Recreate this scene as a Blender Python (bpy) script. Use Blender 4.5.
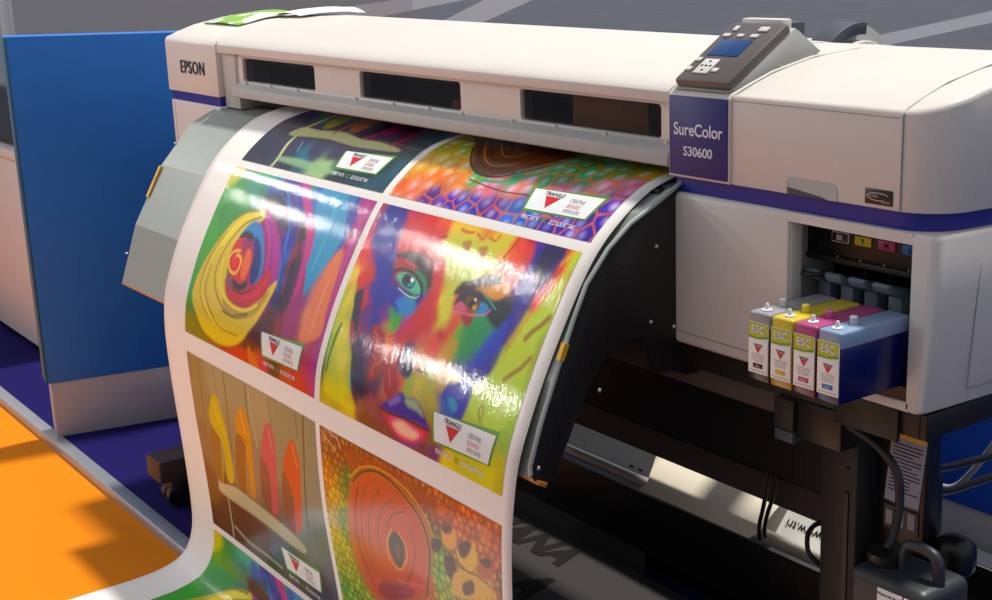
import bpy, bmesh, math, random
import numpy as np
from mathutils import Vector, Matrix
random.seed(7)
PI=math.pi
SC=bpy.context.scene
COL=SC.collection
for o in list(bpy.data.objects): bpy.data.objects.remove(o)
# ---------------------------------------------------------------- camera
CAMP=Vector((3.3676,-1.4797,1.4790)); yaw,pit,rol,FPX=0.964245,-0.252783,-0.038129,1367.26
fw=Vector((-math.sin(yaw)*math.cos(pit),math.cos(yaw)*math.cos(pit),math.sin(pit)))
r0=Vector((math.cos(yaw),math.sin(yaw),0)); u0=r0.cross(fw)
rt=r0*math.cos(rol)+u0*math.sin(rol); up=-r0*math.sin(rol)+u0*math.cos(rol)
cd=bpy.data.cameras.new('camera'); cam=bpy.data.objects.new('camera',cd); COL.objects.link(cam)
cd.sensor_width=36; cd.lens=FPX/992*36; cd.clip_start=.05; cd.clip_end=400
m=Matrix((rt,up,-fw)).transposed().to_4x4(); m.translation=CAMP; cam.matrix_world=m
SC.camera=cam
# ---------------------------------------------------------------- light
SC.view_settings.view_transform='Standard'; SC.view_settings.look='None'
SC.view_settings.exposure=0.0; SC.view_settings.gamma=1; SC.view_settings.use_curve_mapping=False
w=bpy.data.worlds.new('hall'); SC.world=w; w.use_nodes=True
bg=w.node_tree.nodes['Background']; bg.inputs[0].default_value=(.86,.90,1.0,1); bg.inputs[1].default_value=.50
sd=bpy.data.lights.new('sun','SUN'); sd.energy=4.6; sd.angle=math.radians(4); sd.color=(1,.95,.86)
so=bpy.data.objects.new('sun',sd); COL.objects.link(so)
el,az=math.radians(72),math.radians(0)   # from behind the printer, high
sdir=Vector((math.sin(az)*math.cos(el)*-1,math.cos(az)*math.cos(el),math.sin(el)))
so.rotation_euler=sdir.to_track_quat('Z','Y').to_euler()
def spot(name,target,direction,dist,size,watts,color=(1,.97,.92)):
    d=bpy.data.lights.new(name,'AREA'); d.shape='DISK'; d.size=size; d.energy=watts; d.color=color
    o=bpy.data.objects.new(name,d); COL.objects.link(o)
    D=Vector(direction).normalized(); o.location=Vector(target)+D*dist
    o.rotation_euler=D.to_track_quat('Z','Y').to_euler()
# small booth lamps on a rig to the left, seen as glints in the glossy print
for n_,tg_,dr_,dist_,size_,watt_ in (('booth_lamp_a',(.583,-.153,.986),(-.891,-.267,.366),3.3,.17,7),('booth_lamp_b',(1.446,-.177,.949),(-.807,-.436,.399),3.6,.20,8.5),
    ('booth_lamp_c',(.71,-.184,.939),(-.884,-.354,.304),3.3,.12,3.2),('booth_lamp_d',(1.517,-.186,.936),(-.797,-.470,.375),3.6,.12,3),('booth_lamp_e',(1.499,-.274,.770),(-.802,-.571,.175),3.2,.12,6)):
    spot(n_,tg_,dr_,dist_,size_,watt_)

# ---------------------------------------------------------------- materials
def lin(c):
    if isinstance(c,str): c=[int(c[i:i+2],16)/255 for i in (0,2,4)]
    return tuple(x/12.92 if x<=.04045 else ((x+.055)/1.055)**2.4 for x in c)
MT={}
def mat(name,color,rough=.5,metal=0,var=.04,scale=30,bump=0,spec=.5,coat=0,trans=0,emit=0,alpha=1):
    if name in MT: return MT[name]
    m=bpy.data.materials.new(name); m.use_nodes=True; nt=m.node_tree; b=nt.nodes['Principled BSDF']
    c=lin(color); N=nt.nodes; L=nt.links
    tc=N.new('ShaderNodeTexCoord'); nz=N.new('ShaderNodeTexNoise'); nz.inputs['Scale'].default_value=scale; nz.inputs['Detail'].default_value=4
    L.new(tc.outputs['Object'],nz.inputs['Vector'])
    mx=N.new('ShaderNodeMix'); mx.data_type='RGBA'; mx.inputs[6].default_value=(*[x*(1-var*2) for x in c],1); mx.inputs[7].default_value=(*[min(1,x*(1+var*2)) for x in c],1)
    L.new(nz.outputs[0],mx.inputs[0]); L.new(mx.outputs[2],b.inputs['Base Color'])
    b.inputs['Roughness'].default_value=rough; b.inputs['Metallic'].default_value=metal
    b.inputs['Specular IOR Level'].default_value=spec; b.inputs['Coat Weight'].default_value=coat
    b.inputs['Transmission Weight'].default_value=trans; b.inputs['Alpha'].default_value=alpha
    if emit: b.inputs['Emission Color'].default_value=(*c,1); b.inputs['Emission Strength'].default_value=emit
    if bump:
        bp=N.new('ShaderNodeBump'); bp.inputs['Strength'].default_value=bump; bp.inputs['Distance'].default_value=.002
        n2=N.new('ShaderNodeTexNoise'); n2.inputs['Scale'].default_value=scale*6; L.new(tc.outputs['Object'],n2.inputs['Vector'])
        L.new(n2.outputs[0],bp.inputs['Height']); L.new(bp.outputs[0],b.inputs['Normal'])
    MT[name]=m; return m
WH=mat('white_plastic','d2ccc6',.42,var=.012,bump=.08)
WG=mat('pale_grey_plastic','b0b1ae',.5,var=.02)
GM=mat('platen_grey_metal','8f9792',.45,.25,var=.03,bump=.05)
BL=mat('ultramarine_plastic','1c1f86',.4,var=.03)
NB=mat('navy_label','1e1f70',.45,var=.03)
BK=mat('black_metal','14110f',.5,var=.1,bump=.1)
DK=mat('dark_brown_metal','1d1714',.55,var=.08)
BR=mat('brown_metal','564b45',.6,var=.08)
BP=mat('black_plastic','0d0d0e',.4,var=.1)
GP=mat('graphite_plastic','55504e',.35,var=.04)
SG=mat('slate_plastic','3d464f',.45,var=.06)
GL=mat('dark_window','0c0d10',.06,var=.1,spec=.8,alpha=.5)
SCR=mat('screen_blue','10356a',.12,var=.25,scale=40,emit=.25)
CH=mat('chrome','cfcac0',.32,.6,var=.02)
ST=mat('steel_screw','c9c9c9',.3,.9,var=.02)
WT=mat('white_lettering','dcdce6',.5,var=.01)
DB=mat('dark_blue_lettering','1a2540',.5,var=.01)
SL=mat('silver_lettering','b9b4ae',.4,.4,var=.01)
BT=mat('button_grey','c9c6c2',.5,var=.02)
YL=mat('yellow_tape','d9a91e',.5,var=.1)
AM=mat('amber_edge','c07a20',.5,var=.05)
PB=mat('partition_blue','0a68c0',.6,var=.05,scale=12,bump=.06)
PE=mat('partition_edge','1c5574',.6,var=.05)
CW=mat('cabinet_white','c2bdc0',.5,var=.02)
OR=mat('orange_carpet','cc7404',.9,var=.05,scale=200,bump=.3,spec=.15)
VC=mat('violet_blue_carpet','18124e',.95,var=.12,scale=150,bump=.4,spec=.1)
AL=mat('aluminium','a9b0b8',.38,.7,var=.06,scale=15)
PW=mat('paper_white','e9e6e1',.5,var=.01)
RED=mat('red_ink','c8283a',.5,var=.02)
BI=mat('black_ink','1a1618',.8,var=.02,spec=.15)
GI=mat('grey_ink','8a8a8c',.6,var=.02)
GR=mat('green_ink','5a9a2a',.5,var=.05)
TR=mat('clear_cap','d8dade',.2,trans=.35,var=.01)
# ---------------------------------------------------------------- mesh helpers
def nb(): return bmesh.new()
def box(x0,x1,y0,y1,z0,z1,bev=0,seg=2):
    b=nb(); v=[b.verts.new((x,y,z)) for x in (x0,x1) for y in (y0,y1) for z in (z0,z1)]
    for f in ((0,1,3,2),(4,6,7,5),(0,4,5,1),(2,3,7,6),(0,2,6,4),(1,5,7,3)): b.faces.new([v[i] for i in f])
    bmesh.ops.recalc_face_normals(b,faces=b.faces)
    if bev: bmesh.ops.bevel(b,geom=list(b.edges),offset=bev,segments=seg,affect='EDGES',profile=.5)
    return b
def prism(poly,a0,a1,axis='X',bev=0,seg=2,hole=None):
    """closed outline poly [(p,q)] extruded along axis: X->(y,z) Y->(x,z) Z->(x,y)"""
    b=nb()
    def P(a,p): return (a,p[0],p[1]) if axis=='X' else ((p[0],a,p[1]) if axis=='Y' else (p[0],p[1],a))
    A=[b.verts.new(P(a0,p)) for p in poly]; B=[b.verts.new(P(a1,p)) for p in poly]; n=len(poly)
    for i in range(n): b.faces.new((A[i],A[(i+1)%n],B[(i+1)%n],B[i]))
    b.faces.new(A[::-1]); b.faces.new(B)
    bmesh.ops.recalc_face_normals(b,faces=b.faces)
    if bev:
        es=[e for e in b.edges if e.calc_face_angle(0)>.5]
        bmesh.ops.bevel(b,geom=es,offset=bev,segments=seg,affect='EDGES',profile=.5,clamp_overlap=True)
    return b
def cyl(p,q,r,n=24,r2=None,caps=True):
    b=nb(); p=Vector(p);q=Vector(q);d=q-p
    bmesh.ops.create_cone(b,cap_ends=caps,segments=n,radius1=r,radius2=r if r2 is None else r2,depth=d.length)
    M=Matrix.Translation((p+q)/2)@d.to_track_quat('Z','Y').to_matrix().to_4x4(); bmesh.ops.transform(b,matrix=M,verts=b.verts)
    return b
def ball(c,r,sx=1,sy=1,sz=1,n=12):
    b=nb(); bmesh.ops.create_uvsphere(b,u_segments=n*2,v_segments=n,radius=r)
    bmesh.ops.transform(b,matrix=Matrix.Translation(c)@Matrix.Diagonal((sx,sy,sz,1)),verts=b.verts); return b
def cat(P,n=8):
    P=[Vector(p) for p in P]; Q=[2*P[0]-P[1]]+P+[2*P[-1]-P[-2]]; o=[]
    for i in range(1,len(Q)-2):
        for k in range(n):
            t=k/n;a,b,c,d=Q[i-1:i+3]
            o.append(.5*(2*b+(c-a)*t+(2*a-5*b+4*c-d)*t*t+(3*b-a-3*c+d)*t**3))
    o.append(P[-1]); return o
def tube(P,r,n=10,smooth=True):
    b=nb(); C=cat(P) if smooth else [Vector(p) for p in P]; rings=[]
    pr=None
    for i,c in enumerate(C):
        t=(C[min(i+1,len(C)-1)]-C[max(i-1,0)]).normalized()
        if pr is None: pr=t.orthogonal().normalized()
        pr=(pr-t*pr.dot(t)).normalized(); s=t.cross(pr)
        rings.append([b.verts.new(c+r*(math.cos(2*PI*k/n)*pr+math.sin(2*PI*k/n)*s)) for k in range(n)])
    for a,c in zip(rings,rings[1:]):
        for k in range(n): b.faces.new((a[k],a[(k+1)%n],c[(k+1)%n],c[k]))
    b.faces.new(rings[0][::-1]); b.faces.new(rings[-1]); bmesh.ops.recalc_face_normals(b,faces=b.faces)
    return b
def lathe(prof,c,n=32,axis='Z'):
    b=nb(); R=[]
    for r,h in prof:
        ring=[]
        for k in range(n):
            a=2*PI*k/n; x,y=r*math.cos(a),r*math.sin(a)
            p={'Z':(x,y,h),'X':(h,x,y),'Y':(x,h,y)}[axis]
            ring.append(b.verts.new(Vector(p)+Vector(c)))
        R.append(ring)
    for a,d in zip(R,R[1:]):
        for k in range(n): b.faces.new((a[k],a[(k+1)%n],d[(k+1)%n],d[k]))
    b.faces.new(R[0][::-1]); b.faces.new(R[-1]); bmesh.ops.recalc_face_normals(b,faces=b.faces); return b
def quadp(pts):
    b=nb(); b.faces.new([b.verts.new(p) for p in pts]); return b
TXC={}
def text(s,size,M,depth=.0006,align='CENTER',sx=1,shear=0,bold=0,gap=1):
    """lettering as a bmesh, transformed by M (text plane XY -> world)"""
    cu=bpy.data.curves.new('t','FONT'); cu.body=s; cu.size=size; cu.align_x=align; cu.extrude=depth; cu.shear=shear; cu.offset=bold; cu.resolution_u=4; cu.space_character=gap
    o=bpy.data.objects.new('t',cu); COL.objects.link(o); bpy.context.view_layer.update()
    me=bpy.data.meshes.new_from_object(o.evaluated_get(bpy.context.evaluated_depsgraph_get()))
    b=nb(); b.from_mesh(me); bpy.data.objects.remove(o); bpy.data.curves.remove(cu); bpy.data.meshes.remove(me)
    bmesh.ops.transform(b,matrix=M@Matrix.Diagonal((sx,1,1,1)),verts=b.verts); return b
def frameM(o,x,y):
    x=Vector(x).normalized(); y=Vector(y).normalized(); z=x.cross(y); m=Matrix((x,y,z)).transposed().to_4x4(); m.translation=o; return m
def front(x,y,z): return frameM((x,y,z),(1,0,0),(0,0,1))   # lettering on a face looking towards -Y
def thing(name,label,cat_,loc=(0,0,0),group=None,kind=None):
    o=bpy.data.objects.new(name,None); COL.objects.link(o); o.location=loc; o.empty_display_size=.05
    tag(o,label,cat_,group,kind); return o
def tag(o,label=None,cat_=None,group=None,kind=None):
    if label: o['label']=label
    if cat_: o['category']=cat_
    if group: o['group']=group
    if kind: o['kind']=kind
    return o
def obj(name,parts,parent=None,label=None,smooth=40,loc=None):
    """parts: bmesh or list of (bmesh, material); ONE mesh object"""
    me=bpy.data.meshes.new(name); B=nb(); mats=[]
    for bm_,mt in parts:
        if mt not in mats: mats.append(mt)
        i=mats.index(mt)
        for f in bm_.faces: f.material_index=i
        t=bpy.data.meshes.new('x'); bm_.to_mesh(t); bm_.free(); B.from_mesh(t); bpy.data.meshes.remove(t)
    base=Vector((0,0,0))
    if loc is not None: base=Vector(loc)
    elif parent is not None:
        p=parent
        while p is not None: base+=p.location; p=p.parent
    bmesh.ops.translate(B,verts=B.verts,vec=-base)
    B.to_mesh(me); B.free()
    for mt in mats: me.materials.append(mt)
    if smooth:
        me.polygons.foreach_set('use_smooth',[True]*len(me.polygons))
        try: me.set_sharp_from_angle(angle=math.radians(smooth))
        except Exception: pass
    o=bpy.data.objects.new(name,me); COL.objects.link(o)
    if loc is not None: o.location=loc
    if parent is not None: o.parent=parent
    if label: o['label']=label
    return o
def struct(name,parts,smooth=40):
    o=obj(name,parts,smooth=smooth); o['kind']='structure'; return o
# ================================================================ SETTING
def grid_floor(): pass
GA=mat('plaza_asphalt','3e414d',.85,var=.16,scale=1.2,bump=.1,spec=.3)
PV=mat('painted_stripe','66646e',.8,var=.1,scale=2)
KB=mat('pale_kerb_stone','62656f',.8,var=.08,scale=1.5)
struct('floor',[(box(-90,60,-60,90,-.2,-.045),GA)])
struct('floor_orange',[(box(-5,2.1,-4,-.292,-.0449,-.025),OR)])
struct('floor_platform',[(box(-5,5,-.262,1.9,-.0449,0),VC)])
struct('trim_1',[(prism([(-.304,-.0449),(-.304,-.006),(-.300,.002),(-.262,.003),(-.262,-.0449)],-5,5,'X',.001),AL)])
def strip(name,pts,m,z=-.045):
    b=nb(); lo=[b.verts.new((x,y,z-.02)) for x,y in pts]; hi=[b.verts.new((x,y,z+.004)) for x,y in pts]
    b.faces.new(hi); b.faces.new(lo[::-1])
    for i in range(4): b.faces.new((lo[i],lo[(i+1)%4],hi[(i+1)%4],hi[i]))
    bmesh.ops.recalc_face_normals(b,faces=b.faces); return struct(name,[(b,m)])
strip('trim_2',[(-25,15.0),(-29,14.6),(-36,23.0),(-33,23.5)],PV)
strip('trim_3',[(-21.9,14.9),(-20.6,15.1),(-31,24.5),(-33,24.0)],PV)
strip('trim_4',[(-9.0,13.4),(-10.1,14.2),(-13.6,23.6),(-11.7,21.4)],KB)

def partition():
    t=thing('booth_partition','tall blue booth partition on a white base, left of the printer','partition',(-.873,-.285,0))
    obj('blue_panel',[(prism([(-.285,.182),(-.285,1.272),(.34,1.2535),(.34,.182)],-.975,-.873,'X',.003),PB)],t)
    obj('panel_edge',[(box(-.974,-.874,-.292,-.284,.184,1.270,.001),PE)],t,'darker teal front edge')
    obj('base',[(box(-.97,-.876,-.277,.34,.0,.182,.002),mat('base_grey','a39ca0',.55,var=.03))],t,'pale grey base board')
    t.rotation_euler=(0,0,-math.radians(11.5))
partition()
b=thing('booth_back_panel','blue booth panel on a pale base, low behind the printer at far right','partition',(2,1.09,0))
obj('blue_panel',[(box(-.86,4.5,1.08,1.13,.18,.92,.004),mat('back_blue','1a5ad0',.6,var=.04))],b)
obj('base',[(box(-.86,4.5,1.085,1.125,0,.18,.002),CW)],b,'pale grey base board')
b=thing('display_plinth','low white display plinth on the platform behind the printer','plinth',(1.9,.9,0))
obj('plinth_top',[(box(1.62,2.6,.75,1.03,.10,.115,.003),CW)],b); obj('plinth_body',[(box(1.63,2.59,.76,1.02,0,.10,.002),CW)],b)
b=thing('storage_cabinet','white storage cabinet at the left edge beyond the blue partition','cabinet',(-2.3,.3,0))
obj('cabinet_body',[(box(-2.9,-1.80,-.02,.7,.03,.765,.006),CW)],b)
obj('cabinet_top',[(box(-2.91,-1.79,-.03,.71,.765,.80,.006),CW)],b)
obj('plinth',[(box(-2.85,-1.86,.03,.66,0,.03),DK)],b)
b=thing('flat_monitor','black flat monitor standing on the white cabinet','monitor',(-2.4,.25,.8))
obj('foot',[(box(-2.6,-2.1,.05,.30,.8,.812,.003),BP)],b)
obj('screen_housing',[(box(-2.9,-1.815,.0,.06,.822,1.035,.004),BP)],b)
obj('display_screen',[(box(-2.88,-1.83,-.003,.0002,.835,1.02),mat('navy_screen','141a2c',.2,var=.1))],b)
obj('stand_neck',[(box(-2.43,-2.30,.02,.05,.81,.824),BP)],b)
# translucent screen behind with a white post
gm=bpy.data.materials.new('hazy_screen'); gm.use_nodes=True; nt=gm.node_tree; N=nt.nodes
df=N.new('ShaderNodeBsdfDiffuse'); df.inputs[0].default_value=(.55,.48,.42,1); tp=N.new('ShaderNodeBsdfTransparent'); mx=N.new('ShaderNodeMixShader'); mx.inputs[0].default_value=.22
nt.links.new(tp.outputs[0],mx.inputs[1]); nt.links.new(df.outputs[0],mx.inputs[2]); nt.links.new(mx.outputs[0],N['Material Output'].inputs['Surface'])
b=thing('clear_screen','large clear screen in a white post behind the blue partition','screen',(-4.5,3,0))
obj('pane',[(box(-12.3,-3.866,2.997,3.003,-.045,2.6),gm)],b)
obj('post',[(box(-12.50,-12.30,2.95,3.05,-.045,2.7,.01),mat('post_white','f2f2f0',.5))],b,'white upright post')
# ================================================================ PRINTER
PRN=thing('wide_format_printer','white and blue wide format printer across the stand, open ink bay at right','printer',(1.0,.2,0))
TOP=[(0,1.243),(.006,1.250),(.04,1.263),(.09,1.2785),(.18,1.2945),(.28,1.3005),(.36,1.2985),(.415,1.290),(.42,1.281)]
def shell(z0,y0=0,dz=0,dyb=0): return [(y0,z0)]+[(y+y0*(i<2),z+dz) for i,(y,z) in enumerate(TOP)]+[(.42+dyb,z0)]
# --- left housing
LH=obj('left_housing',[(prism(shell(1.117),-.342,-.004,'X',.003),WH)],PRN,'white upper left housing with the maker name')
obj('nameplate_lettering',[(text('EPSON',.046,front(-.243,-.0012,1.170),.0012,'LEFT',1.08,0,.0002,1.12),DB)],LH)
obj('left_blue_band',[(box(-.322,-.003,.003,.415,1.090,1.118),BL)],PRN,'blue band round the left housing')
obj('left_lower_housing',[(prism([(-.002,1.0925),(-.001,.84),(.01,.832),(.42,.832),(.42,1.0925)],-.325,.0,'X',.003),WH),(box(-.305,-.3035,-.0026,.0,.85,1.09),WG)],PRN)
# --- cover, with three window openings in the fascia
CV=obj('front_cover',[(prism([(.012,1.2275),(0,1.229),(-.001,1.245),(.006,1.2525),(.04,1.265),(.09,1.2805),(.18,1.2965),(.28,1.302),(.36,1.300),(.415,1.29),(.415,1.20),(.10,1.20),(.055,1.2275)],.009,1.738,'X',.0015),WH)],PRN,'long white lift-up cover')
# a frame with openings: build from boxes around the window holes, joined in one fascia mesh
wins=[(.118,.506),(.716,1.114),(1.312,1.70)]
zt,zb=1.2215,1.1655
fas=[(prism([(.018,zt),(.020,1.2285),(.045,1.2285),(.045,zt)],.09,1.738,'X'),WH),(prism([(.018,zb),(.0165,1.160),(.002,1.152),(-.003,1.149),(-.005,1.128),(.0,1.125),(.05,1.125),(.05,zb)],.09,1.738,'X',.0008),WG)]
xs=[.09]+[v for w_ in wins for v in w_]+[1.738]
for a,c in zip(xs[::2],xs[1::2]): fas.append((box(a,c,.018,.045,zb-.0002,zt+.0002),WH))
# rounded corners of each opening
for a,c in wins:
    for (x,z,sx,sz) in ((a,zt,1,-1),(c,zt,-1,-1),(a,zb,1,1),(c,zb,-1,1)):
        r=.008; P=[(x,z)]+[(x+sx*r*(1-math.sin(t)),z+sz*r*(1-math.cos(t))) for t in [i*PI/12 for i in range(7)]]
        fas.append((prism(P,.0181,.045,'Y'),WH))
FS=obj('cover_fascia',fas,CV,'recessed fascia under the cover')
obj('reflection_box',[(box(1.445,1.665,.036,.050,1.160,1.2213,.002),mat('reflection_brown','f0b060',.5)),(box(1.650,1.668,.034,.036,1.160,1.2213),BP)],CV,'brown box added behind the window to imitate a reflection')  # added box, its brown stands in for a reflection in the glass
obj('carriage_tab',[(box(1.055,1.090,.036,.045,1.160,1.182,.002),mat('guard_amber','f0a040',.5))],CV)
for a,c in wins: obj('cover_window',[(box(a-.004,c+.004,.026,.030,zb-.004,zt+.004),GL)],CV,'dark glass window')
for x in (.14,.28,.42,.70,.86,1.00,1.12,1.29,1.42,1.56,1.715):
    obj('cover_screw',[(cyl((x,.0185,1.1605+.001),(x,.0125,1.1605),.0035,12),WH)],CV)
obj('cover_side_step',[(prism([(.014,1.2275),(.016,1.092),(.10,1.092),(.10,1.2275)],-.0005,.0905,'X',.002),WG),(box(.030,.034,.018,.03,1.13,1.226,.0015),WH),(box(.082,.086,.012,.03,1.13,1.226,.0015),WG)],CV)
obj('inner_chassis',[(box(.0,1.745,.10,.37,.835,1.199),BP),(box(0,1.745,.055,.12,1.03,1.10),BP)],PRN,'black inner chassis')
# --- name panel and control panel
NP=obj('name_panel',[(prism(shell(1.113,-.004),1.7415,1.8785,'X',.002),WH)],PRN,'white column carrying the blue name label')
obj('name_label',[(box(1.7455,1.8745,-.0062,-.0035,1.1175,1.2425,.0005),NB)],NP,'navy blue name label')
obj('label_lettering',[(text('SureColor',.0275,front(1.811,-.0068,1.1815),.0006,'CENTER',.93,0,.0003),WT),(text('S30600',.021,front(1.811,-.0068,1.1495),.0006,'CENTER',1.05,0,.0002),WT)],NP)
CP=obj('control_panel_wedge',[(prism([(-.002,1.252),(.010,1.258),(.142,1.340),(.150,1.336),(.203,1.2995),(.10,1.27)],1.747,1.8715,'X',.0015),WG),(box(1.770,1.858,.128,.150,1.335,1.3535,.003),WH)],PRN,'pale wedge under the control panel')
# panel frame of reference: origin low front, V up the slope
sl=Vector((0,.137,.086)).normalized(); nn=Vector((0,-sl.z,sl.y)); O=Vector((1.811,.004,1.2605))
def onp(u,v,n=0): return O+Vector((u,0,0))+sl*v+nn*n
def pbox(u0,u1,v0,v1,n0,n1,bev=0):
    b=box(u0,u1,v0,v1,n0,n1,bev); M=frameM(O,(1,0,0),sl); bmesh.ops.transform(b,matrix=M,verts=b.verts); return b
KP=obj('control_panel',[(pbox(-.058,.062,-.004,.150,-.008,.010,.006),GP)],PRN,'dark grey tilted control panel')
obj('display_screen',[(pbox(-.038,.028,.060,.102,.0095,.0115,.0008),SCR)],KP,'blue display screen')
for u,v,a,c in ((-.044,.048,.012,.009),(-.046,.024,.012,.009),(.012,.024,.013,.009),(-.038,.112,.015,.008),(-.008,.112,.014,.007),(.022,.112,.016,.008),(.028,.130,.020,.011),(-.032,.130,.010,.012)):
    obj('button',[(pbox(u-a/2,u+a/2,v-c/2,v+c/2,.0095,.0125,.001),BT)],KP)
arrow=[(pbox(-.030,.002,.014,.050,.0095,.0122,.001),BT)]
for (u,v) in ((-.014,.043),(-.014,.021),(-.023,.032),(-.005,.032)): arrow.append((pbox(u-.002,u+.002,v-.002,v+.002,.0120,.0126),BI))
arrow.append((pbox(-.017,-.011,.0305,.0335,.0120,.0126),BI))
obj('arrow_key_pad',arrow,KP)
obj('sensor_window',[(box(1.80,1.84,.17,.20,1.308,1.346,.003),SG)],PRN)
# --- right housing with a big rounded corner
def P0x(xe,inset): return xe-inset
def corner_profile(z,inset=0.0,x0=1.879,xe=2.262,r=.075,back=.42,flare=.035):
    P=[(x0,back),(x0,inset)]
    P+=[(xe-r,inset)]
    for i in range(1,13):
        a=i/12*PI/2; P.append((xe-r+(r-inset)*math.sin(a)*1.0,inset+r*(1-math.cos(a))))
    for t in (.12,.25,.38,.5,.62,.75,.88,1): P.append((P0x(xe,inset)+(flare)*t,inset+r+(back-inset-r)*t))
    return P
def loft(profiles,zs):
    b=nb(); R=[[b.verts.new((p[0],p[1],z if not callable(z) else z(p))) for p in P] for P,z in zip(profiles,zs)]; n=len(R[0])
    for A,B_ in zip(R,R[1:]):
        for i in range(n): b.faces.new((A[i],A[(i+1)%n],B_[(i+1)%n],B_[i]))
    b.faces.new(R[0][::-1]); b.faces.new(R[-1]); bmesh.ops.recalc_face_normals(b,faces=b.faces); return b
def topz(y):
    return float(np.interp(y,[p[0] for p in TOP[1:-1]],[p[1] for p in TOP[1:-1]]))
def right_upper():
    b=nb(); rings=[]
    prof=corner_profile(0)
    def ring(ins,dz,z=None):
        P=[]
        for x,y in prof:
            cx,cy=(2.05,.21)
            P.append((x,y))
        # inset along approx outward normal
        Q=[]
        n=len(P)
        for i,(x,y) in enumerate(P):
            a=Vector(P[i-1]);c=Vector(P[(i+1)%n]);t=(c-a).normalized(); nrm=Vector((t.y,-t.x))
            if i==0: nrm=Vector((-1,1))*.7
            if i==1: nrm=Vector((-1,-1))*.7
            if i==n-1: nrm=Vector((1,1))*.7
            Q.append((x-nrm.x*ins,y-nrm.y*ins))
        return [b.verts.new((x,y,(topz(max(y,0.006))+dz) if z is None else z)) for x,y in Q]
    rings.append(ring(.002,0,1.113)); rings.append(ring(0,0,1.116)); rings.append(ring(0,-.0085)); rings.append(ring(.0012,-.004)); rings.append(ring(.004,-.001)); rings.append(ring(.009,0))
    n=len(rings[0])
    for A,B_ in zip(rings,rings[1:]):
        for i in range(n): b.faces.new((A[i],A[(i+1)%n],B_[(i+1)%n],B_[i]))
    b.faces.new(rings[0][::-1])
    # domed top: rows of faces between front and back: pair points by Y slices -> simple fan of strips
    top=rings[-1]; 
    # subdivide: slices along y using interpolation of the right side curve
    ys=[p[0] for p in TOP[2:-2]]
    left_x=top[1].co.x; rc=[(v.co.x,v.co.y) for v in top[2:]]
    lastL=top[1]; 
    # front row: verts top[1]..top[2]; march right-curve points, adding left-side verts at same y
    L=lastL; B0=top[0]
    rights=top[2:]
    ycur=None
    for i in range(len(rights)-1):
        v2=rights[i+1]
        nl=B0 if i==len(rights)-2 else b.verts.new((left_x,v2.co.y,topz(max(v2.co.y,.006))))
        b.faces.new((L,rights[i],v2,nl)); L=nl
    bmesh.ops.recalc_face_normals(b,faces=b.faces); return b
RH=obj('right_housing',[(right_upper(),WH)],PRN,'white upper right housing with rounded corner',smooth=35)
seam=[(2.196,-.0004,z) for z in (1.115,1.18,1.243)]+[(2.196,y,topz(y)+.0002) for y in (.008,.03,.06,.09,.13,.18,.24,.30,.36,.41)]
obj('housing_seam',[(tube(seam,.0011,6,False),GI)],RH)
obj('housing_seam',[(tube([(1.882,-.0003,1.241),(2.0,-.0003,1.2405),(2.19,-.0003,1.239)],.0005,6,False),GI)],RH)
obj('grip_recess',[(prism([(1.991,1.1135),(1.991,1.132),(1.994,1.1375),(2.002,1.139),(2.076,1.1375),(2.084,1.135),(2.087,1.129),(2.087,1.1135)],-.0012,.004,'Y'),WG),(prism([(1.994,1.1135),(1.994,1.124),(2.06,1.1165),(2.07,1.1135)],-.0016,.0,'Y'),SG)],RH,'grey finger grip')
bd=[(box(2.137,2.1835,-.0016,.001,1.1185,1.1395,.0003),mat('badge_brown','2a1712',.4)),]
arc=[(2.160+.019*math.cos(a),-.002,1.1295+.0052*math.sin(a)) for a in [i*PI/10+.5 for i in range(16)]]
bd+=[(tube(arc,.0007,6,False),SL),(text('precision',.0062,front(2.139,-.0018,1.1285),.0003,'LEFT',.9),SL),(text('core',.007,front(2.166,-.0018,1.1215),.0003,'LEFT',1.0),SL)]
obj('badge',bd,RH,'small dark badge with a silver swoosh')
def ringbox(prof,z0,z1):
    return prism(prof,z0,z1,'Z')
obj('right_blue_band',[(ringbox(corner_profile(0,.006,1.749,2.258,.07,.415,.032),1.088,1.1145),BL)],PRN,'blue band round the right housing')
# --- lower right housing with an open ink bay (frame around the opening)
zl0,zl1=.836,1.0875
LR=[]
def lowprof(x0,x1,y1,ins=0): return None
front_x0=1.7345
fr=[(box(front_x0,2.002,-.004,.03,zl0,zl1,.009,3),WH),                       # left panel
    (box(1.752,1.972,.03,.40,.845,1.085),WH),
    (prism([(1.9985,1.074),(1.9985,1.0875),(2.222,1.0875),(2.222,1.072)],-.004,.10,'Y'),WH)]
# right cheek: rounded corner
ck=[(2.222,-.004),(2.248,-.004)]+[(2.248+.016*math.sin(a),-.004+.016*(1-math.cos(a))) for a in [i*PI/16 for i in range(1,9)]]+[(2.268,.05),(2.292,.40),(2.222,.40)]
lo=[(x-.020*max(0,(x-2.22)/.05),y) for x,y in ck]
b=loft([[(x-.004*(x>2.23),y+.003) for x,y in lo],lo,ck,[(x-.003*(x>2.23),y+.003) for x,y in ck]],[zl0,zl0+.005,zl1-.006,zl1])
fr.append((b,WH))
fr.append((box(1.99,2.226,-.004,.40,zl0,zl0+.014,.002),WH))
LH2=obj('lower_right_housing',fr,PRN,'white lower housing around the ink bay')
obj('access_panel_seam',[(tube([(1.754,-.0045,1.080),(1.754,-.0045,.858),(2.015,-.0045,.856)],.0008,6,False),GI)],LH2)
obj('housing_screw',[(cyl((1.7450,-.0085,.851),(1.7450,-.003,.851),.004,14),ST)],LH2)
obj('side_panel_seam',[(tube([(2.268,.085,1.07),(2.256,.082,.86),(2.275,.39,.86)],.0009,6,False),GI)],LH2)
obj('side_screw',[(ball((2.262,.15,.853),.004),GI)],LH2)
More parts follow.
